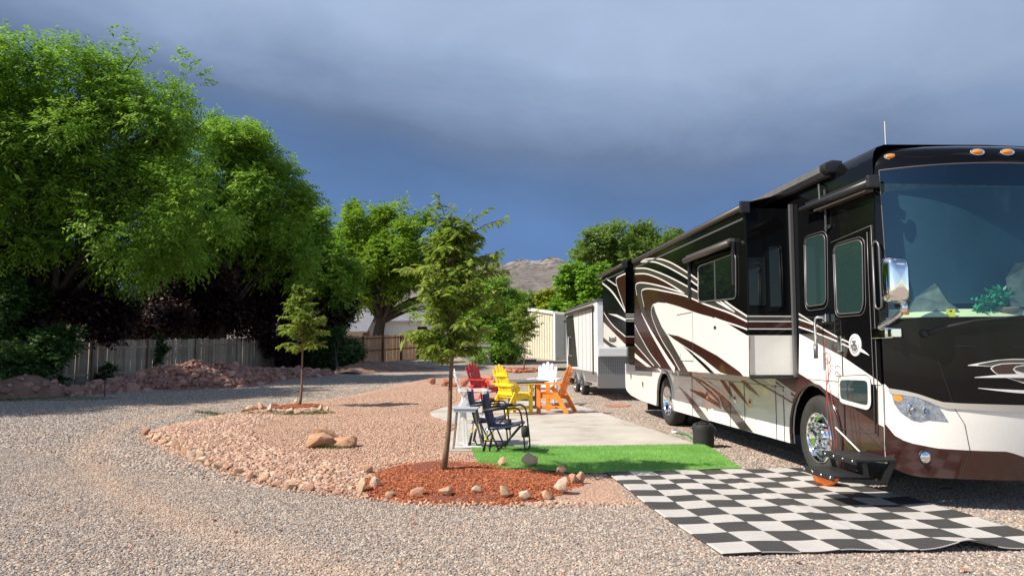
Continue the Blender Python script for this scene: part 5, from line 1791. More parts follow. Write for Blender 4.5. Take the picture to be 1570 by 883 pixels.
# service door on the slide
for a_, c_ in (((1038, 483), (1062, 478.5)), ((1062.5, 479), (1063.5, 556)), ((1041, 552.5), (1063, 553.5)), ((1044, 540), (1044, 552))):
    side_line('panel_gap', [a_, ((a_[0] + c_[0]) / 2, (a_[1] + c_[1]) / 2), c_], .010, 'trim_grey', O, .009, SLD)
ky, kz = rvside(1097, 502, O)
B().box(O - .014, O - .004, ky - .04, ky + .04, kz - .02, kz + .02).build('lock', 'trim_dark', SLD)
# window with its frame, and the window awning
def side_window(name, pts, off, parent, gm, frame=.018, eps=.012, mull=None, fm='trim_grey'):
    P = soft([rvside(x, y, off) for x, y in pts])
    w = side_poly(name, P, gm, off, eps, parent, 0, True)
    b = B()
    Q = catmull(P, 4, True) if False else P
    b.tube([(off - eps, *p) for p in P] + [(off - eps, *P[0])], frame / 2, 6)
    b.build('frame', fm, w, True)
    if mull:
        a, c = rvside(*mull[0], off), rvside(*mull[1], off)
        B().box(off - eps - .006, off - eps + .004, a[0] - .012, a[0] + .012, c[1], a[1]).build('mullion', fm, w)
    return w
side_window('window', [(1071.5, 412), (1074, 408), (1124, 389.6), (1128, 391), (1129.5, 395), (1130, 454), (1127, 458), (1076, 462.8), (1072, 462)], O, SLD, 'window_dark', .02, .014, ((1097, 400), (1097, 460)))
a0, a1 = rvside(1058, 400, O), rvside(1127, 372, O)
wa = B().tube([(O - .09, a0[0], a0[1]), (O - .09, a1[0], a0[1])], .045, 12).build('window_awning', 'bronze_roll', SLD, True)
B().box(O - .07, O - .004, a1[0], a0[0], a0[1] + .03, a0[1] + .075).build('awning_rail', 'trim_grey', wa)
for yy, dz in ((a0[0] - .02, .62), (a1[0] + .02, .55)):
    B().box(O - .045, O - .006, yy - .03, yy + .03, a0[1] - dz, a0[1] + .02).build('awning_arm', 'trim_dark', wa, False, .004)

# ---- rear slide-out
r_y0, r_y1, r_z0, r_z1 = 7.27, 9.80, 1.64, 3.42
SL2 = B().box(O, .4, r_y0, r_y1, r_z0, r_z1).build('slide_out', 'paint_black', RV, False, .006)
topper(r_y0 + .03, 10.35, SL2, 3.46)
def RP(pts, mat, eps=.003):
    return side_poly('graphic', pts, mat, O, eps, SL2)
RP([(945.3, 427), (952, 422.6), (959.4, 419.6), (959.4, 476.6), (950.4, 451), (945.8, 435)], 'paint_maroon')
RP([(928, 481), (941.7, 500.5), (959.6, 515.5), (959.6, 528), (925.5, 493)], 'paint_maroon')
RP([(925.3, 493.5), (959.6, 528.3), (959.6, 531), (925.3, 533)], 'paint_cream')
RP([(925.3, 517), (936, 526), (947.5, 532), (936.6, 532.4), (925.3, 524)], 'paint_taupe', .005)
RP([(932.6, 480.8), (945.8, 482), (959.6, 488.5), (959.6, 492.5), (946, 486)], 'paint_line')
for ln, w in (([(923.6, 434), (933.6, 442), (941.7, 451), (951, 465), (959.2, 478)], [.04, .06, .05]), ([(929.5, 427), (937, 432), (945.8, 438)], .03), ([(959.4, 419.6), (952, 422.6), (945.5, 427), (945.8, 436), (950.4, 451), (959.2, 476)], .03), ([(926, 479), (931, 487), (941.7, 500.4), (959.4, 515.7)], .03)):
    side_line('pinstripe', ln, w, 'paint_line', O, .007, SL2)
yb = r_y0
for py0, py1, mt in [(481, 482.3, 'paint_line'), (484, 485.2, 'paint_line'), (487, 490, 'paint_line'), (492, 493, 'paint_line'), (515.5, 516.5, 'paint_line'), (516.5, 527, 'paint_maroon')]:
    B().box(O + .004, -.01, yb - .004, yb - .001, endz(py1, yb, O + .2), endz(py0, yb, O + .2)).build('stripe', mt, SL2)
# script badge
bx = B()
for i in range(6):
    y0_, z0_ = rvside(945.3 - i * 1.9, 521 - (1.5 if i in (0, 5) else 0), O)
    bx.tube(catmull([(O - .008, y0_, z0_ - .05), (O - .008, y0_ + .03, z0_ + .05), (O - .008, y0_ + .07, z0_ + .02), (O - .008, y0_ + .05, z0_ - .05), (O - .008, y0_ + .12, z0_ - .03)], 3), .009, 5)
bx.build('badge', 'ink', SL2)

# ---- paint on the fixed lower wall, under the slide-outs
def LP(pts, mat, eps=.003):
    return side_poly('graphic', pts, mat, 0.0, eps, RV)
def LL(pts, w=.02, mat='paint_line', eps=.007):
    return side_line('pinstripe', pts, w, mat, 0.0, eps, RV)
zt = 1.212
def zpx(px, z):
    for py in np.linspace(540, 700, 1600):
        if rvside(px, py)[1] < z:
            return (px, py)
LP([zpx(974, zt), zpx(1062, zt), (1061, 577), (1040, 574.6), (1023, 572.7), (1000, 570), (974, 568)], 'paint_maroon')
LP([zpx(1046, zt), zpx(1056, zt), (1060, 577), (1050, 576)], 'paint_taupe', .005)
LL([zpx(1036, zt), (1039, 570), (1042, 574.6)], .10)
LL([zpx(1007, zt), (1012, 567), (1019, 572.2)], .03)
LP([(1038, 589.6), (1054, 604), (1062, 612), (1074, 626), (1089, 646), (1075, 642), (1062, 624), (1050, 605)], 'paint_taupe')
LP([(1040, 591), (1054, 604.5), (1060, 611), (1064, 620), (1056, 611)], 'paint_maroon', .004)
LP([(1060, 577.5), (1088, 585), (1118, 611), (1142, 646), (1155, 662.5), (1134, 657), (1104, 619), (1078, 592)], 'paint_taupe')
LP([(1057, 596), (1078, 602), (1104, 619), (1106, 627), (1080, 611), (1059, 599)], 'paint_maroon', .002)
LP([(1104, 582.4), (1111, 584), (1120, 598), (1126, 613), (1115, 600)], 'paint_maroon', .004)
LP([(1116, 585), (1123, 586), (1137, 603), (1149, 623), (1133, 607)], 'paint_maroon', .004)
LP([(1136, 583), (1143, 584), (1155, 596), (1165, 608), (1148, 597)], 'paint_taupe', .004)
LL([(1062, 570.5), (1088, 588), (1118, 612), (1139, 640)], [.03, .045, .03])
LL([(1076, 586), (1100, 606), (1107, 621)], .03)
for a_, c_, m_ in (((1182, 576.5), (1219.5, 603), 'paint_line'), ((1153.5, 577.5), (1218, 609.5), 'paint_line'), ((1160, 577.8), (1216.5, 613.6), 'paint_line'), ((1150, 579), (1215, 617), 'paint_taupe')):
    LL([a_, ((a_[0] + c_[0]) / 2, (a_[1] + c_[1]) / 2), c_], .022, m_)
# maroon round and ahead of the front wheel
mz = lambda px, py: rvside(px, py)
fr_up = [mz(1188, 578), mz(1225, 572), mz(1232, 577), mz(1257, 595), mz(1290, 614), mz(1320, 632), mz(1345, 649)]
P = [(y, z) for y, z in fr_up] + [(-1.466, fr_up[-1][1] - .02), (-1.466, .43)] + [(-.66, .37)] + arch(0.0, .645, .51)[:-3] + [mz(1212, 598), mz(1205, 595), mz(1190, 588)]
side_poly('graphic', P, 'paint_maroon', 0, .004, RV, 0, True)
# cream wedge under the black, ahead of the slide-out
P = [mz(1226, 511.5), mz(1259, 529), mz(1285, 541.5), mz(1341, 579.6), mz(1347, 584), (-1.466, 1.21), (s_y0 - .06, 1.21)]
side_poly('graphic', P, 'paint_cream', 0, .003, RV, 0, True)
LP([(1228, 512), (1250, 510.5), (1285, 524.5), (1302, 531.5), (1297, 549), (1259, 529)], 'paint_taupe', .004)
LP([(1226, 489.5), (1259, 502.5), (1285, 516.6), (1301, 524), (1301, 531), (1284, 523), (1259, 513), (1226, 501)], 'paint_maroon', .005)
LL([(1225.5, 481), (1244, 492.5), (1264, 505), (1285, 516.6), (1303, 525)], .016, eps=.008)
LL([(1225.5, 489), (1243, 495.5), (1260, 502)], .016, eps=.008)
LL([(1225.5, 501), (1243, 507), (1259, 513), (1284, 523), (1303, 532)], .016, eps=.008)
LL([(1320, 536), (1327, 540), (1334, 545)], [.04, .025, .003], eps=.008)
LP([(1226, 490), (1258, 502.2), (1226, 481.5)], 'paint_taupe', .006)
# compartment gaps and latches
for px, p0, p1 in ((1061, 577, 634), (1119, 585, 654), (1141, 589, 660), (1189, 590, 672), (1201, 590, 676)):
    a_, c_ = rvside(px, p0), rvside(px, p1)
    B().box(-.0065, -.002, a_[0] - .005, a_[0] + .005, .36, a_[1]).build('door_gap', 'trim_dark', RV)
B().box(-.0065, -.002, .68, 6.0, 1.070, 1.078).build('door_gap', 'trim_dark', RV)
for px, py in ((1085, 606), (1128, 612), (1151, 618), (986, 589), (968, 577)):
    y_, z_ = rvside(px, py)
    lt = B().box(-.014, -.003, y_ - .05, y_ + .05, z_ - .06, z_ + .06).build('latch', 'chrome', RV, False, .01)
    B().box(-.018, -.0145, y_ - .03, y_ + .03, z_ - .005, z_ + .045).build('paddle', 'trim_dark', lt)

# ---- entry door, windows, grab handles
def outline(name, pts, w=.012, mat='trim_grey', off=0.0, eps=.006, closed=True, parent=RV):
    P = [rvside(x, y, off) for x, y in pts]
    if closed:
        P = soft(P)
        P = P + [P[0]]
    return B().tube([(off - eps, *p) for p in P], w / 2, 6).build(name, mat, parent, True)
dr = side_poly('entry_door', [(1286, 368), (1331, 350), (1331.5, 420), (1341, 580), (1345, 600), (1345.5, 670), (1287, 659), (1286.5, 560)], 'paint_black', 0, .002, RV)
P = [rvside(1286.5, 541.5), rvside(1341, 579.5), rvside(1345, 583), rvside(1345.3, 649), rvside(1287, 613)]
outline('door_frame', [(1275, 372), (1336.5, 346), (1339, 420), (1346, 585), (1347, 668)], .012, parent=dr, closed=False)
outline('door_frame', [(1331, 356), (1333, 420), (1341, 584), (1343, 664), (1287, 656)], .010, parent=dr, closed=False, eps=.011)
B().box(-.012, -.004, -.72, -.71, .62, 1.9).build('door_gap', 'trim_dark', dr)
side_window('door_window', [(1281, 383), (1285, 377), (1318, 367.5), (1324, 372), (1325.5, 466), (1322, 479), (1288, 481.5), (1285, 477)], 0, dr, 'window_green', .016, .014)
outline('trim', [(1278.5, 383), (1284, 373.5), (1320, 363), (1327, 369), (1329, 470), (1324, 483), (1287, 486), (1282, 480)], .010, parent=dr, eps=.010)
side_window('side_window', [(1236.5, 370), (1240, 365.5), (1262, 359), (1266.5, 363), (1268, 460), (1265, 466.5), (1241, 470), (1238, 466)], 0, RV, 'window_green', .014, .014)
outline('trim', [(1233.5, 369), (1238, 362), (1263, 354.5), (1269, 361), (1270.5, 464), (1266, 473), (1240, 476.5), (1235.5, 470)], .010)
lw = side_poly('frame_panel', soft([(1287, 579), (1291, 576), (1331, 574.5), (1336.5, 580), (1337.5, 622), (1332, 629), (1292, 618), (1288, 613)]), 'paint_cream', 0, .012, RV)
outline('frame_edge', [(1287, 579), (1291, 576), (1331, 574.5), (1336.5, 580), (1337.5, 622), (1332, 629), (1292, 618), (1288, 613)], .008, eps=.012, parent=lw)
side_poly('kick_window', soft([(1290, 584), (1293, 582), (1329, 583), (1332, 586), (1332.5, 618), (1330, 621), (1294, 611.5), (1290.5, 609)]), 'window_green', 0, .018, lw)
b = B().tube([(-.03, *rvside(x, y)) for x, y in ((1342, 378), (1343.5, 372), (1347, 370), (1350.5, 373), (1352, 380))][0:5] + [(-.03, *rvside(x, y)) for x, y in ((1356, 462), (1356, 470), (1352.5, 474), (1347.5, 472), (1346, 465))] + [(-.03, *rvside(1342, 378))], .010, 8)
b.build('pillar_handle', 'trim_grey', RV, True)
# folding grab bar
gy, gz_ = rvside(1263.5, 488)
gy2, gz2 = rvside(1264, 548)
gb = B().tube(catmull([(-.01, gy - .10, gz_), (-.10, gy - .02, gz_ + .01), (-.115, gy, gz_ - .06), (-.115, gy, (gz_ + gz2) / 2), (-.11, gy, gz2)], 5), .016, 10).build('grab_bar', 'chrome', RV, True)
B().box(-.06, -.004, gy - .14, gy - .06, gz_ - .05, gz_ + .05).build('bracket', 'chrome', gb, False, .008)
B().tube([(-.115, gy, gz2 - .01), (-.115, gy, gz2 + .16)], .026, 10).build('grip', 'trim_grey', gb, True)
ly, lz = rvside(1290, 527)
lk = B().box(-.03, -.003, ly - .04, ly + .04, lz - .09, lz + .09).build('door_lock', 'alloy', RV, False, .008)
B().box(-.036, -.030, ly - .025, ly + .02, lz + .02, lz + .06).build('keyhole', 'trim_dark', lk)
# round monogram emblem
ey, ez = rvside(1312, 529)
em = B().lathe([(0.0, -.012), (.112, -.012), (.120, -.008), (.122, 0.0)], (-.004, ey, ez), 'x', 32).build('emblem', 'poly_white', RV, 'auto')
eb = B()
def stroke(pts, w=.007):
    eb.tube([(-.0175, ey - a * .1, ez + c * .1) for a, c in pts], w, 5)
stroke([(-.45, .42), (.45, .42)])
stroke([(0, .42), (0, -.55)])
stroke([(-.5, -.02), (.5, -.02)])
stroke([(.5, -.02), (.55, -.3), (.3, -.55), (-.05, -.6), (-.4, -.5), (-.55, -.2), (-.5, .1)])
stroke([(-.2, .42), (-.25, .15), (.25, .15), (.2, .42)])
stroke([(-.3, -.02), (-.3, -.35), (.3, -.35), (.3, -.02)])
stroke([(.85 * math.cos(t), .85 * math.sin(t)) for t in np.linspace(0, 6.283, 28)], .004)
eb.build('monogram', 'trim_grey', em)
# porch lamp, speaker, side marker
y_, z_ = rvside(1271, 349)
B().box(-.03, -.003, y_ - .07, y_ + .07, z_ - .02, z_ + .025).build('porch_lamp', 'trim_dark', RV, False, .01)
y_, z_ = rvside(1272, 345)
y_, z_ = rvside(1032, 391, 0)
B().box(-.05, -.003, 6.0, 6.2, 3.28, 3.40).build('porch_lamp', 'trim_grey', RV)
# awnings
a0, a1 = rvside(1229, 322, -.1), rvside(1334, 280, -.1)
da = B().tube([(-.10, a0[0], a1[1]), (-.10, a1[0], a1[1])], .04, 14).build('door_awning', 'trim_dark', RV, True)
B().box(-.05, -.004, a1[0] + .02, a0[0], a1[1] + .03, a1[1] + .09).build('awning_rail', 'trim_dark', da)
B().box(-.10, -.01, a1[0] + .1, a0[0] - .3, a1[1] - .075, a1[1] - .05).build('awning_valance', 'bronze_roll', da)
B().box(-.15, -.02, a1[0] - .05, a1[0], a1[1] - .06, a1[1] + .07).build('awning_cap', 'trim_dark', da, False, .015)
B().box(-.035, -.02, -.50, -.48, 2.95, 3.45).build('awning_strut', 'trim_grey', da)
pa = B().prism([(-.125, 3.63), (-.12, 3.705), (-.03, 3.748), (.12, 3.742), (.06, 3.59), (-.08, 3.585)], 'y', -.58, 9.3).build('patio_awning', 'awning_fabric', RV, 'auto')
B().prism([(-.135, 3.645), (-.135, 3.715), (-.03, 3.757), (.10, 3.752), (.07, 3.60), (-.09, 3.595)], 'y', -.70, -.58).build('awning_cap', 'trim_dark', pa, False, .02)
B().tube([(-.02, -.35, 3.55), (-.05, -.40, 3.52), (-.05, -.42, 3.2)], .012, 6).build('awning_cable', 'trim_grey', pa)
# roof: air conditioners and aerial
for yy in (2.2, 7.0):
    B().prism([(yy, 3.77), (yy + 1.0, 3.77), (yy + .85, 4.0), (yy + .15, 3.98)], 'x', .9, 1.65).build('roof_unit', 'roof_membrane', RV, False, .03)
p_ = mpt(1353, 205, -1.2)
B().tube([(p_[0] + .03, -1.2, 3.66), (p_[0] + .03, -1.2, 4.06)], .004, 5).build('aerial', 'white_cord', RV)
# entry steps
st = B().box(-.44, -.03, -1.72, -1.06, .475, .50).build('step', 'black_plastic', RV, False, .008)
B().box(-.455, -.44, -1.725, -1.055, .445, .505).build('nosing', 'black_plastic', st, False, .004)
for k in range(4):
    B().lathe([(0, -.008), (.011, -.006), (.013, 0)], (-.456, -1.66 + k * .18, .475), 'x', 10).build('stud', 'alloy', st, True)
st2 = B().box(-.66, -.30, -1.70, -1.08, .315, .34).build('step', 'black_plastic', RV, False, .008)
B().box(-.675, -.66, -1.705, -1.075, .285, .345).build('nosing', 'black_plastic', st2, False, .004)
for k in range(4):
    B().lathe([(0, -.008), (.011, -.006), (.013, 0)], (-.676, -1.64 + k * .18, .315), 'x', 10).build('stud', 'alloy', st2, True)
for yy in (-1.70, -1.08):
    b = B()
    b.bar((-.36, yy, .47), (-.34, yy, .33), .02, .05, (1, 0, 0))
    b.bar((-.06, yy, .48), (-.16, yy, .275), .02, .06, (1, 0, 0))
    b.bar((-.60, yy, .30), (-.16, yy, .275), .02, .035)
    b.build('step_frame', 'tube_black', RV)

# ------------------------------------------------------------------ the trailer behind it
TR = thing('cargo_trailer', 'white and black enclosed cargo trailer hitched behind the motorhome', 'trailer', RV_O, RV_A)
t0, t1, tz0, tz1 = 13.82, 20.1, 0.52, 3.08
TB = B().box(0.0, 2.5, t0, t1, tz0, tz1).build('box', 'trailer_white', TR, False, .02)
B().box(-.03, 2.53, t0 - .03, t1 + .02, tz1 - .02, tz1 + .05).build('roof', 'trim_grey', TR, False, .01)
def tp(pts, mat, eps=.004, name='panel', parent=TB):
    return side_poly(name, pts, mat, 0.0, eps, parent)
y_ = lambda px: rvside(px, 540)[0]
tp([(868, 486), (879, 483), (886, 562), (871.5, 562)], 'trailer_black')
side_poly('panel', [(t0 + .03, .55), (t1 - .2, .55), (t1 - .2, .88), (t0 + .03, .88)], 'tread_plate', 0, .006, TB, 0, True)
for k in range(1, 5):
    yy = t0 + .4 + k * .75
    B().box(-.008, -.001, yy - .008, yy + .008, .9, 2.9).build('panel_seam', 'trim_grey', TB)
B().box(-.03, -.002, t0 + .55, t0 + .66, .80, 2.95).build('awning_post', 'trim_dark', TR)
B().tube([(-.08, t0 + .35, 2.93), (-.08, t1 - .3, 2.93)], .06, 10).build('awning_roll', 'bronze_roll', TR, True)
hy = y_(875)
B().tube([(-.01, hy, 2.05), (-.08, hy, 2.05), (-.08, hy, 1.35), (-.01, hy, 1.35)], .03, 6).build('door_handle', 'alloy', TR)
# nose: tread plate stone guard
FP = B().box(.02, 2.48, t0 - .014, t0 - .001, .80, 1.36).build('stone_guard', 'tread_plate', TB)
b = B()
for i in range(34):
    for k in range(12):
        b.box(.05 + i * .07, .085 + i * .07, t0 - .018, t0 - .014, .83 + k * .044, .85 + k * .044)
b.build('tread_bars', 'trim_grey', FP)
B().box(.0, 2.5, t0 - .10, t0 - .001, .40, .80).build('front_sill', 'tread_plate', TB)
B().box(.0, 1.1, t0 - .16, t0 - .02, 1.37, 1.62).build('nose_shelf', 'trailer_white', TB, False, .01)
B().box(1.02, 1.07, t0 - .09, t0 - .018, .82, 1.60).build('nose_rail', 'alloy', TB)
B().bar((1.25, t0, .48), (1.25, 10.3, .48), .12, .12).build('tongue', 'trim_grey', TR)
B().box(.02, .5, t1 - .6, t1 - .3, .25, .55).build('mud_flap', 'rubber', TR)
for px in (894, 884.5):
    yy = rvside(px, 604)[0]
    ty = B().lathe([(.20, .0), (.28, -.01), (.33, .02), (.345, .06), (.345, .18), (.33, .22), (.2, .23)], (-.05, yy, .345), 'x', 28).build('tyre', 'rubber', TR, 'auto')
    B().lathe([(.205, .0), (.19, .03), (.12, .03), (.08, .0), (.06, -.02), (0, -.025)], (-.05, yy, .345), 'x', 20).build('rim', 'alloy', ty, True)
    ar = [(-.03, yy - .42 * math.cos(t), .38 + .42 * math.sin(t)) for t in np.linspace(0, math.pi, 13)]
    fd = B()
    for i, p in enumerate(ar):
        fd.v += [p, (.24, p[1], p[2])]
    fd.f = [(2 * i, 2 * i + 1, 2 * i + 3, 2 * i + 2) for i in range(12)]
    fd.build('fender', 'tread_plate', TR, True)
    B().lathe([(0, .0), (.40, .0)], (-.005, yy, .40), 'x', 24).build('wheel_well', 'underbody', TR)

# ------------------------------------------------------------------ turf and chequered mat
TURF = [tuple(gp(x, y, .04)[:2]) for x, y in ((733, 722), (760, 726), (860, 726), (940, 722), (1040, 719), (1138, 716), (1110, 699), (1078, 683), (960, 685), (840, 686), (722, 688), (727, 705))]
def zturf(x, y):
    on = inside((x, y), SLAB)
    k = 0.0 if on else min(1.0, max(0.0, slab_dist(x, y) - .2) / .6)
    return max(0.062 - 0.034 * k, zbed(x, y) + 0.03 - 0.012 * k if inside((x, y), BED) else 0.02) + 0.004 * math.sin(x * 4.0) * math.sin(y * 5)
o = sheet('turf_rug', TURF, zturf, 'turf_base', 0.15, 6)
tag(o, 'bright green artificial turf rug at the front of the patio', 'rug')
scatter('turf_pile', 'short green pile standing on the turf rug', 'turf', TURF, lambda x, y: zturf(x, y) + .008, 5000, 'blade', (0.012, 0.022), 'turf', 130, (1, 1, 1), 0.15)

def checker_mat():
    A, Bc, C, D = (np.array(gp(x, y, .03)[:2]) for x, y in ((925, 723), (1240, 716.5), (1590, 826), (1103, 848)))
    C = np.array([4.42, 5.98])
    nu, nv = 108, 160
    cols, rows = 9.0, 12.0
    b = B()
    uv = []
    for j in range(nv + 1):
        t = j / nv
        for i in range(nu + 1):
            s = i / nu
            p = (A * (1 - s) + Bc * s) * (1 - t) + (D * (1 - s) + C * s) * t
            p = p + 0.02 * np.array([math.sin(7 * t + 1) * (1 - s), math.sin(6 * s) * t])
            z = .030 + .006 * math.sin(9 * s + 2 * t) * math.sin(7 * t) + .004 * math.sin(23 * s + 5 * t)
            z += .007 * sum(math.exp(-((t - c_ - .004 * math.sin(9 * s)) / .007) ** 2) for c_ in (.25, .5, .75)) + .006 * math.exp(-((s - .5 - .004 * math.sin(8 * t)) / .009) ** 2)
            z += .060 * math.exp(-((s - .70) / .07) ** 2) * max(0, (t - .90) / .10) ** 1.5     # lifted edge
            z += .012 * math.exp(-((s - .35) / .05) ** 2) * max(0, (t - .85) / .15)
            b.v.append((p[0], p[1], z))
            uv.append((s * cols + 0.0001, t * rows + 0.0001))
    n = nu + 1
    b.f = [(j * n + i, (j + 1) * n + i, (j + 1) * n + i + 1, j * n + i + 1) for j in range(nv) for i in range(nu)]
    me = bpy.data.meshes.new('checkered_mat')
    me.from_pydata(b.v, [], b.f)
    ul = me.uv_layers.new(name='UVMap')
    for lp in me.loops:
        ul.data[lp.index].uv = uv[lp.vertex_index]
    o = finish('checkered_mat', me, 'checker_weave', None, True)
    m = o.modifiers.new('thick', 'SOLIDIFY')
    m.thickness = .010
    m.offset = -1
    tag(o, 'black and white chequered outdoor mat in front of the coach steps', 'mat')
checker_mat()

# ------------------------------------------------------------------ painted garden chairs
def garden_chair(name, label, mat, x, y, rz, z=.046, k=1.0, group='painted garden chairs round the patio'):
    """faces local +Y"""
    r = thing(name, label, 'chair', (x, y, z), rz, group)
    r.scale = (k, k, k)
    for i in range(6):
        yy = -.20 + i * .088
        zz = .39 + .015 * i
        B().box(-.25, .25, yy - .038, yy + .038, zz - .012, zz + .012).build('seat_slat', mat, r, False, .004)
    tops = [1.0, 1.08, 1.12, 1.08, 1.0]
    for i in range(5):
        c = (i - 2)
        x0, x1 = c * .088, c * .112
        zt_ = tops[i]
        def bp(t):
            return np.array([x0 + (x1 - x0) * t, -.20 - .24 * t, .36 + (zt_ - .36) * t])
        b = B()
        pts = [(0, .040), (.5, .045), (.9, .046), (.97, .036), (1.0, .018)]
        for t, w in pts:
            p = bp(t)
            for sx, dy in ((-1, -.009), (1, -.009), (1, .009), (-1, .009)):
                b.v.append((p[0] + sx * w, p[1] + dy, p[2]))
        for q in range(len(pts) - 1):
            for e in range(4):
                b.f.append((q * 4 + e, q * 4 + (e + 1) % 4, (q + 1) * 4 + (e + 1) % 4, (q + 1) * 4 + e))
        b.f += [(3, 2, 1, 0), tuple(len(b.v) - 4 + e for e in range(4))]
        b.build('back_slat', mat, r, False, .003)
    for zz, hw in ((.46, .25), (.66, .30), (.88, .25)):
        t = (zz - .36) / .74
        B().box(-hw, hw, -.20 - .24 * t - .034, -.20 - .24 * t - .011, zz - .035, zz + .035).build('back_rail', mat, r, False, .003)
    for s in (-1, 1):
        B().prism([(s * .36 - .055, -.34), (s * .36 + .04, -.34), (s * .36 + .065, .26), (s * .36 + .045, .33), (s * .36 - .045, .33), (s * .36 - .065, .26)], 'z', .655, .680).build('arm', mat, r, False, .004)
        B().box(s * .30 - .014, s * .30 + .014, .18, .28, 0, .655).build('leg', mat, r, False, .003)
        B().bar((s * .29, -.10, .62), (s * .29, -.47, .0), .028, .10, (0, 1, 0)).build('leg', mat, r, False, .003)
        B().bar((s * .265, .24, .42), (s * .265, -.30, .34), .026, .10).build('side_rail', mat, r, False, .003)
        B().bar((s * .275, .2, .14), (s * .275, -.36, .14), .024, .06).build('stretcher', mat, r, False, .003)
        B().prism([(.20, .50), (.20, .65), (.30, .65)], 'x', s * .325 - .01, s * .325 + .01).build('arm_bracket', mat, r)
    B().box(-.29, .29, .215, .24, .33, .43).build('apron', mat, r, False, .003)
    return r
def fp(px, py):
    return gp(px, py, .045)
p = fp(790, 634)
garden_chair('garden_chair', 'yellow garden chair with its back turned to the camera', 'poly_yellow', p[0] - .02, p[1] - .05, R(-52), k=1.06)
p = fp(846, 632)
garden_chair('garden_chair', 'orange garden chair on the trailer side of the table', 'poly_orange', p[0] + .02, p[1] + .05, R(66), k=1.04)
p = fp(748, 614)
garden_chair('garden_chair', 'red garden chair behind the yellow one', 'poly_red', p[0] - .05, 20.75, R(-128), k=1.05)
p = fp(832, 611)
garden_chair('garden_chair', 'white garden chair on the far side of the grey table', 'poly_white', 0.92, 21.0, R(165), k=1.05)
p = fp(735, 652)
garden_chair('garden_chair', 'white garden chair side on behind the navy folding chairs', 'poly_white', -0.80, 15.9, R(-84), k=1.0)
# round grey table
p = (.30, 19.75, .046)
t = thing('patio_table', 'round dark grey slatted patio table between the painted chairs', 'table', p)
for i in range(9):
    xx = -.60 + i * .15
    hl_ = math.sqrt(max(.01, .68 ** 2 - xx * xx))
    B().prism([(xx - .07, -math.sqrt(max(.01, .68 ** 2 - (xx - .07) ** 2))) if abs(xx - .07) < .68 else (xx - .07, -.05), (xx + .07, -math.sqrt(max(.01, .68 ** 2 - (xx + .07) ** 2))) if abs(xx + .07) < .68 else (xx + .07, -.05),
               (xx + .07, math.sqrt(max(.01, .68 ** 2 - (xx + .07) ** 2))) if abs(xx + .07) < .68 else (xx + .07, .05), (xx - .07, math.sqrt(max(.01, .68 ** 2 - (xx - .07) ** 2))) if abs(xx - .07) < .68 else (xx - .07, .05)], 'z', .685, .71).build('top_slat', 'poly_grey', t, False, .004)
B().lathe([(.60, .62), (.60, .684), (.56, .684), (.56, .62)], (0, 0, 0), 'z', 30, True).build('apron', 'poly_grey', t)
for sx in (-1, 1):
    for sy in (-1, 1):
        B().box(sx * .36 - .045, sx * .36 + .045, sy * .36 - .045, sy * .36 + .045, 0, .66).build('leg', 'poly_grey', t, False, .004)
for s in (-1, 1):
    B().box(-.36, .36, s * .36 - .02, s * .36 + .02, .20, .28).build('stretcher', 'poly_grey', t)
B().box(-.02, .02, -.36, .36, .20, .28).build('stretcher', 'poly_grey', t)

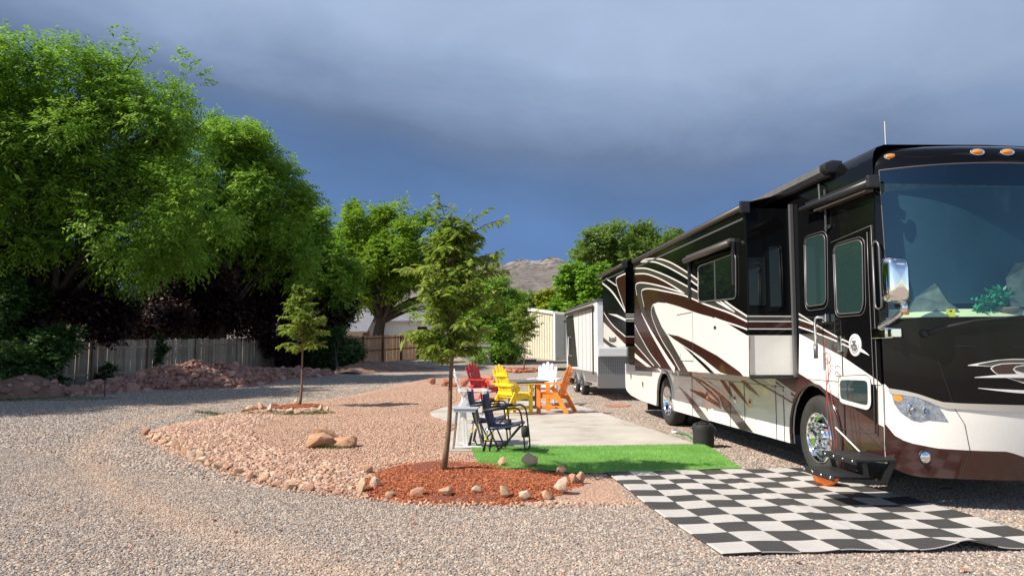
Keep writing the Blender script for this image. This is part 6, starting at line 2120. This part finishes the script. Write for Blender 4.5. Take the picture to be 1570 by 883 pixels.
# ------------------------------------------------------------------ navy folding rockers
def rocker(label, x, y, z, rz):
    """faces local +X"""
    r = thing('folding_chair', label, 'chair', (x, y, z), rz, 'navy folding chairs')
    # fabric
    def cloth(name, pts, w):
        b = B()
        P = catmull(pts, 4)
        for p in P:
            b.v += [(p[0], -w / 2, p[1]), (p[0], -w / 6, p[1] - .012), (p[0], w / 6, p[1] - .012), (p[0], w / 2, p[1])]
        b.f = [(i * 4 + k, i * 4 + k + 1, (i + 1) * 4 + k + 1, (i + 1) * 4 + k) for i in range(len(P) - 1) for k in range(3)]
        o = b.build(name, 'navy_fabric', r, True, recalc=False)
        m = o.modifiers.new('t', 'SOLIDIFY')
        m.thickness = .014
        return o
    cloth('back_fabric', [(-.17, .86), (-.15, .70), (-.10, .52), (-.06, .38)], .50)
    cloth('seat_fabric', [(-.08, .385), (.10, .375), (.28, .405), (.36, .43)], .50)
    for s in (-1, 1):
        yy = s * .27
        B().tube(catmull([(-.185, yy, .88), (-.16, yy, .72), (-.10, yy, .50), (-.055, yy, .36), (.06, yy, .10), (.10, yy, .03)], 4), .0125, 8).build('back_tube', 'tube_black', r, True)
        B().tube(catmull([(-.12, yy, .36), (.10, yy, .37), (.37, yy, .43)], 4), .0125, 8).build('seat_tube', 'tube_black', r, True)
        ya = s * .31
        B().tube(catmull([(-.16, ya, .60), (-.02, ya, .635), (.22, ya, .66), (.34, ya, .665), (.40, ya, .60), (.43, ya, .40), (.46, ya, .10), (.44, ya, .02), (.36, ya, .005), (.10, ya, .005), (-.02, ya, .02), (-.06, ya, .10)], 4), .0125, 8).build('arm_loop', 'tube_black', r, True)
        B().tube([(-.14, ya, .625), (.05, ya, .655), (.20, ya, .675)], [.022, .026, .022], 8).build('arm_pad', 'black_plastic', r, True)
        B().tube([(.39, yy, .42), (.20, yy, .20), (.02, yy, .02)], .011, 8).build('front_leg', 'tube_black', r, True)
        B().tube([(-.08, yy * 1.05, .40), (-.11, yy * 1.05, .20)], .012, 8).build('rocker_rod', 'alloy', r, True)
        B().tube([(-.11, yy * 1.05, .22), (-.15, yy * 1.05, .0)], .020, 8).build('rocker_foot', 'tube_black', r, True)
        B().tube([(-.108, yy * 1.05, .225), (-.112, yy * 1.05, .205)], .022, 8).build('rocker_ring', 'poly_yellow', r, True)
    for xx, zz in ((-.16, .70), (.37, .43), (.36, .01), (.0, .02), (-.10, .38)):
        B().tube([(xx, -.28, zz), (xx, .28, zz)], .010, 6).build('cross_tube', 'tube_black', r, True)
    b = B().lathe([(0, -.02), (.05, -.015), (.058, .06), (.055, .14), (.05, .14)], (0, 0, 0), 'z', 12)
    b.v = [(.47 + v[0], -.34 + v[1], .28 + v[2]) for v in b.v]
    b.build('cup_pouch', 'black_fabric', r, True)
    return r
p = gp(757, 693, .06)
rocker('nearer navy folding chair on the corner of the turf', p[0] + .04, p[1] - .02, .066, R(-8))
p = gp(738, 683, .045)
rocker('navy folding chair farther back, beside the small folding table', p[0] - .02, p[1] + .25, .047, R(-4))
# small slatted side table
p = gp(716, 686, .045)
t = thing('side_table', 'small folding table with a pale grey slatted top beside the navy chairs', 'table', (p[0] - .02, p[1] + .05, .046), R(-3))
for k in range(5):
    B().box(-.20, .20, -.22 + k * .09, -.14 + k * .09, .60, .62).build('top_slat', 'poly_lightgrey', t, False, .003)
for s in (-1, 1):
    B().box(-.17, .17, s * .20 - .012, s * .20 + .012, .56, .60).build('apron', 'poly_lightgrey', t)
    B().bar((-.17, s * .19, .0), (-.12, s * .19, .58), .03, .035).build('leg', 'old_wood_leg' if s < 0 else 'poly_white', t, False, .003)
    B().bar((.0, s * .17, .0), (-.04, s * .17, .58), .03, .035).build('leg', 'poly_white', t, False, .003)
    B().bar((-.17, s * .19, .03), (.30, s * .19, .03), .03, .03).build('foot_rail', 'poly_white', t, False, .003)
    B().bar((.28, s * .19, .03), (.15, s * .19, .58), .03, .03).build('leg', 'trim_grey', t, False, .003)

# ------------------------------------------------------------------ small things by the coach
p = gp(1081, 687)
t = thing('collapsible_bin', 'black fabric pop-up bin standing beside the coach', 'bin', (p[0], p[1] + .1, .012))
b = B()
rs = np.random.RandomState(8)
for k, (rr, zz) in enumerate([(.0, .0), (.155, .0), (.165, .03), (.17, .12), (.165, .20), (.172, .28), (.168, .335), (.15, .365), (.09, .385), (.0, .39)]):
    for j in range(20):
        a = 2 * math.pi * j / 20
        w = 1 + .035 * math.sin(a * 5 + k) + rs.normal(0, .01)
        b.v.append((rr * w * math.cos(a), rr * w * math.sin(a), zz + rs.normal(0, .004) * (0 < k < 9)))
b.f = [(i * 20 + j, i * 20 + (j + 1) % 20, (i + 1) * 20 + (j + 1) % 20, (i + 1) * 20 + j) for i in range(9) for j in range(20)]
b.build('bag', 'black_fabric', t, True)
B().tube(catmull([(.13, -.05, .35), (.17, -.10, .30), (.19, -.10, .20), (.18, -.07, .14)], 4), .012, 6).build('strap', 'black_fabric', t, True)
B().tube(catmull([(-.13, -.08, .36), (-.08, -.14, .41), (.02, -.14, .40), (.06, -.12, .36)], 4), .010, 6).build('handle', 'black_fabric', t, True)
t = thing('hose_wand', 'green hose with a white nozzle lying left of the black bin', 'hose', gp(1050, 665))
o_ = gp(1050, 665)
pts = [gp(x, y, .03) - o_ for x, y in ((1066, 674), (1060, 671), (1052, 666), (1045, 664), (1040, 663))]
B().tube(catmull(pts, 4), .018, 8).build('hose', 'hose_green', t, True)
B().tube([gp(1040, 663, .03) - o_, gp(1030, 662.5, .035) - o_], [.022, .03], 8).build('nozzle', 'white_cord', t, True)
p = gp(1262, 749)
t = B().lathe([(0, .004), (.085, .004), (.125, .05), (.155, .115), (.160, .118), (.150, .112), (.115, .05), (.0, .014)], (p[0] + .05, p[1] + .03, .034), 'z', 32).build('orange_bowl', 'orange_plastic', None, True)
tag(t, 'bright orange bowl tucked under the lowest coach step', 'bowl')
p = gp(946, 622)
t = sheet('red_patch', disc(p[0], p[1], .36, .55), lambda x, y: .02 + zg(x, y), 'red_pad', .2)
tag(t, 'flat reddish pad on the gravel by the rear of the coach', 'pad')
# red lead looped over the grab bar, hanging down to the steps
def rvp(px, py, off):
    a, z = rvside(px, py, off)
    q_ = RV_O + off * RV_V + a * RV_U
    return np.array([q_[0], q_[1], z])
t = thing('dog_lead', 'tangled red lead hanging from the grab bar down to the steps', 'lead', rvp(1268, 548, -.1))
o_ = rvp(1268, 548, -.1)
for pts in ([(1264, 520), (1266, 560), (1268, 600), (1274, 640), (1278, 670), (1280, 690), (1272, 700)], [(1268, 545), (1270, 575), (1267, 600), (1269, 640), (1273, 680), (1276, 696)], [(1266, 550), (1272, 556), (1274, 566), (1270, 580), (1275, 610), (1281, 650), (1283, 690)], [(1264, 545), (1268, 541), (1273, 546), (1272, 556), (1266, 556), (1264, 548)]):
    B().tube(catmull([rvp(x, y, -.14) - o_ for x, y in pts], 5), .0042, 6).build('strand', 'red_cord', t, True)
B().tube([rvp(1281, 655, -.15) - o_, rvp(1300, 674, -.15) - o_, rvp(1318, 692, -.15) - o_], .009, 6).build('white_rope', 'white_cord', t, True)
# fallen leaves and a dry twig on the gravel
for px, py, w, lab in ((1452, 752, 20, 'orange leaf on the gravel in front of the coach'), (1478, 878, 16, 'orange leaf at the near edge right of the mat'), (1145, 690, 13, 'dry leaf in the shade under the coach')):
    p = gp(px, py)
    s = w * p[1] / 1137 / 2
    b = B()
    b.v = [(-s, 0, .0), (-s * .3, s * .45, .012), (s * .5, s * .4, .008), (s, 0, .016), (s * .4, -s * .5, .006), (-s * .4, -s * .4, .01)]
    b.f = [(0, 1, 5), (1, 2, 4, 5), (2, 3, 4)]
    o = b.build('fallen_leaf', 'bark_chip', None, loc=(p[0], p[1], .02), recalc=False)
    tag(o, lab, 'leaf')
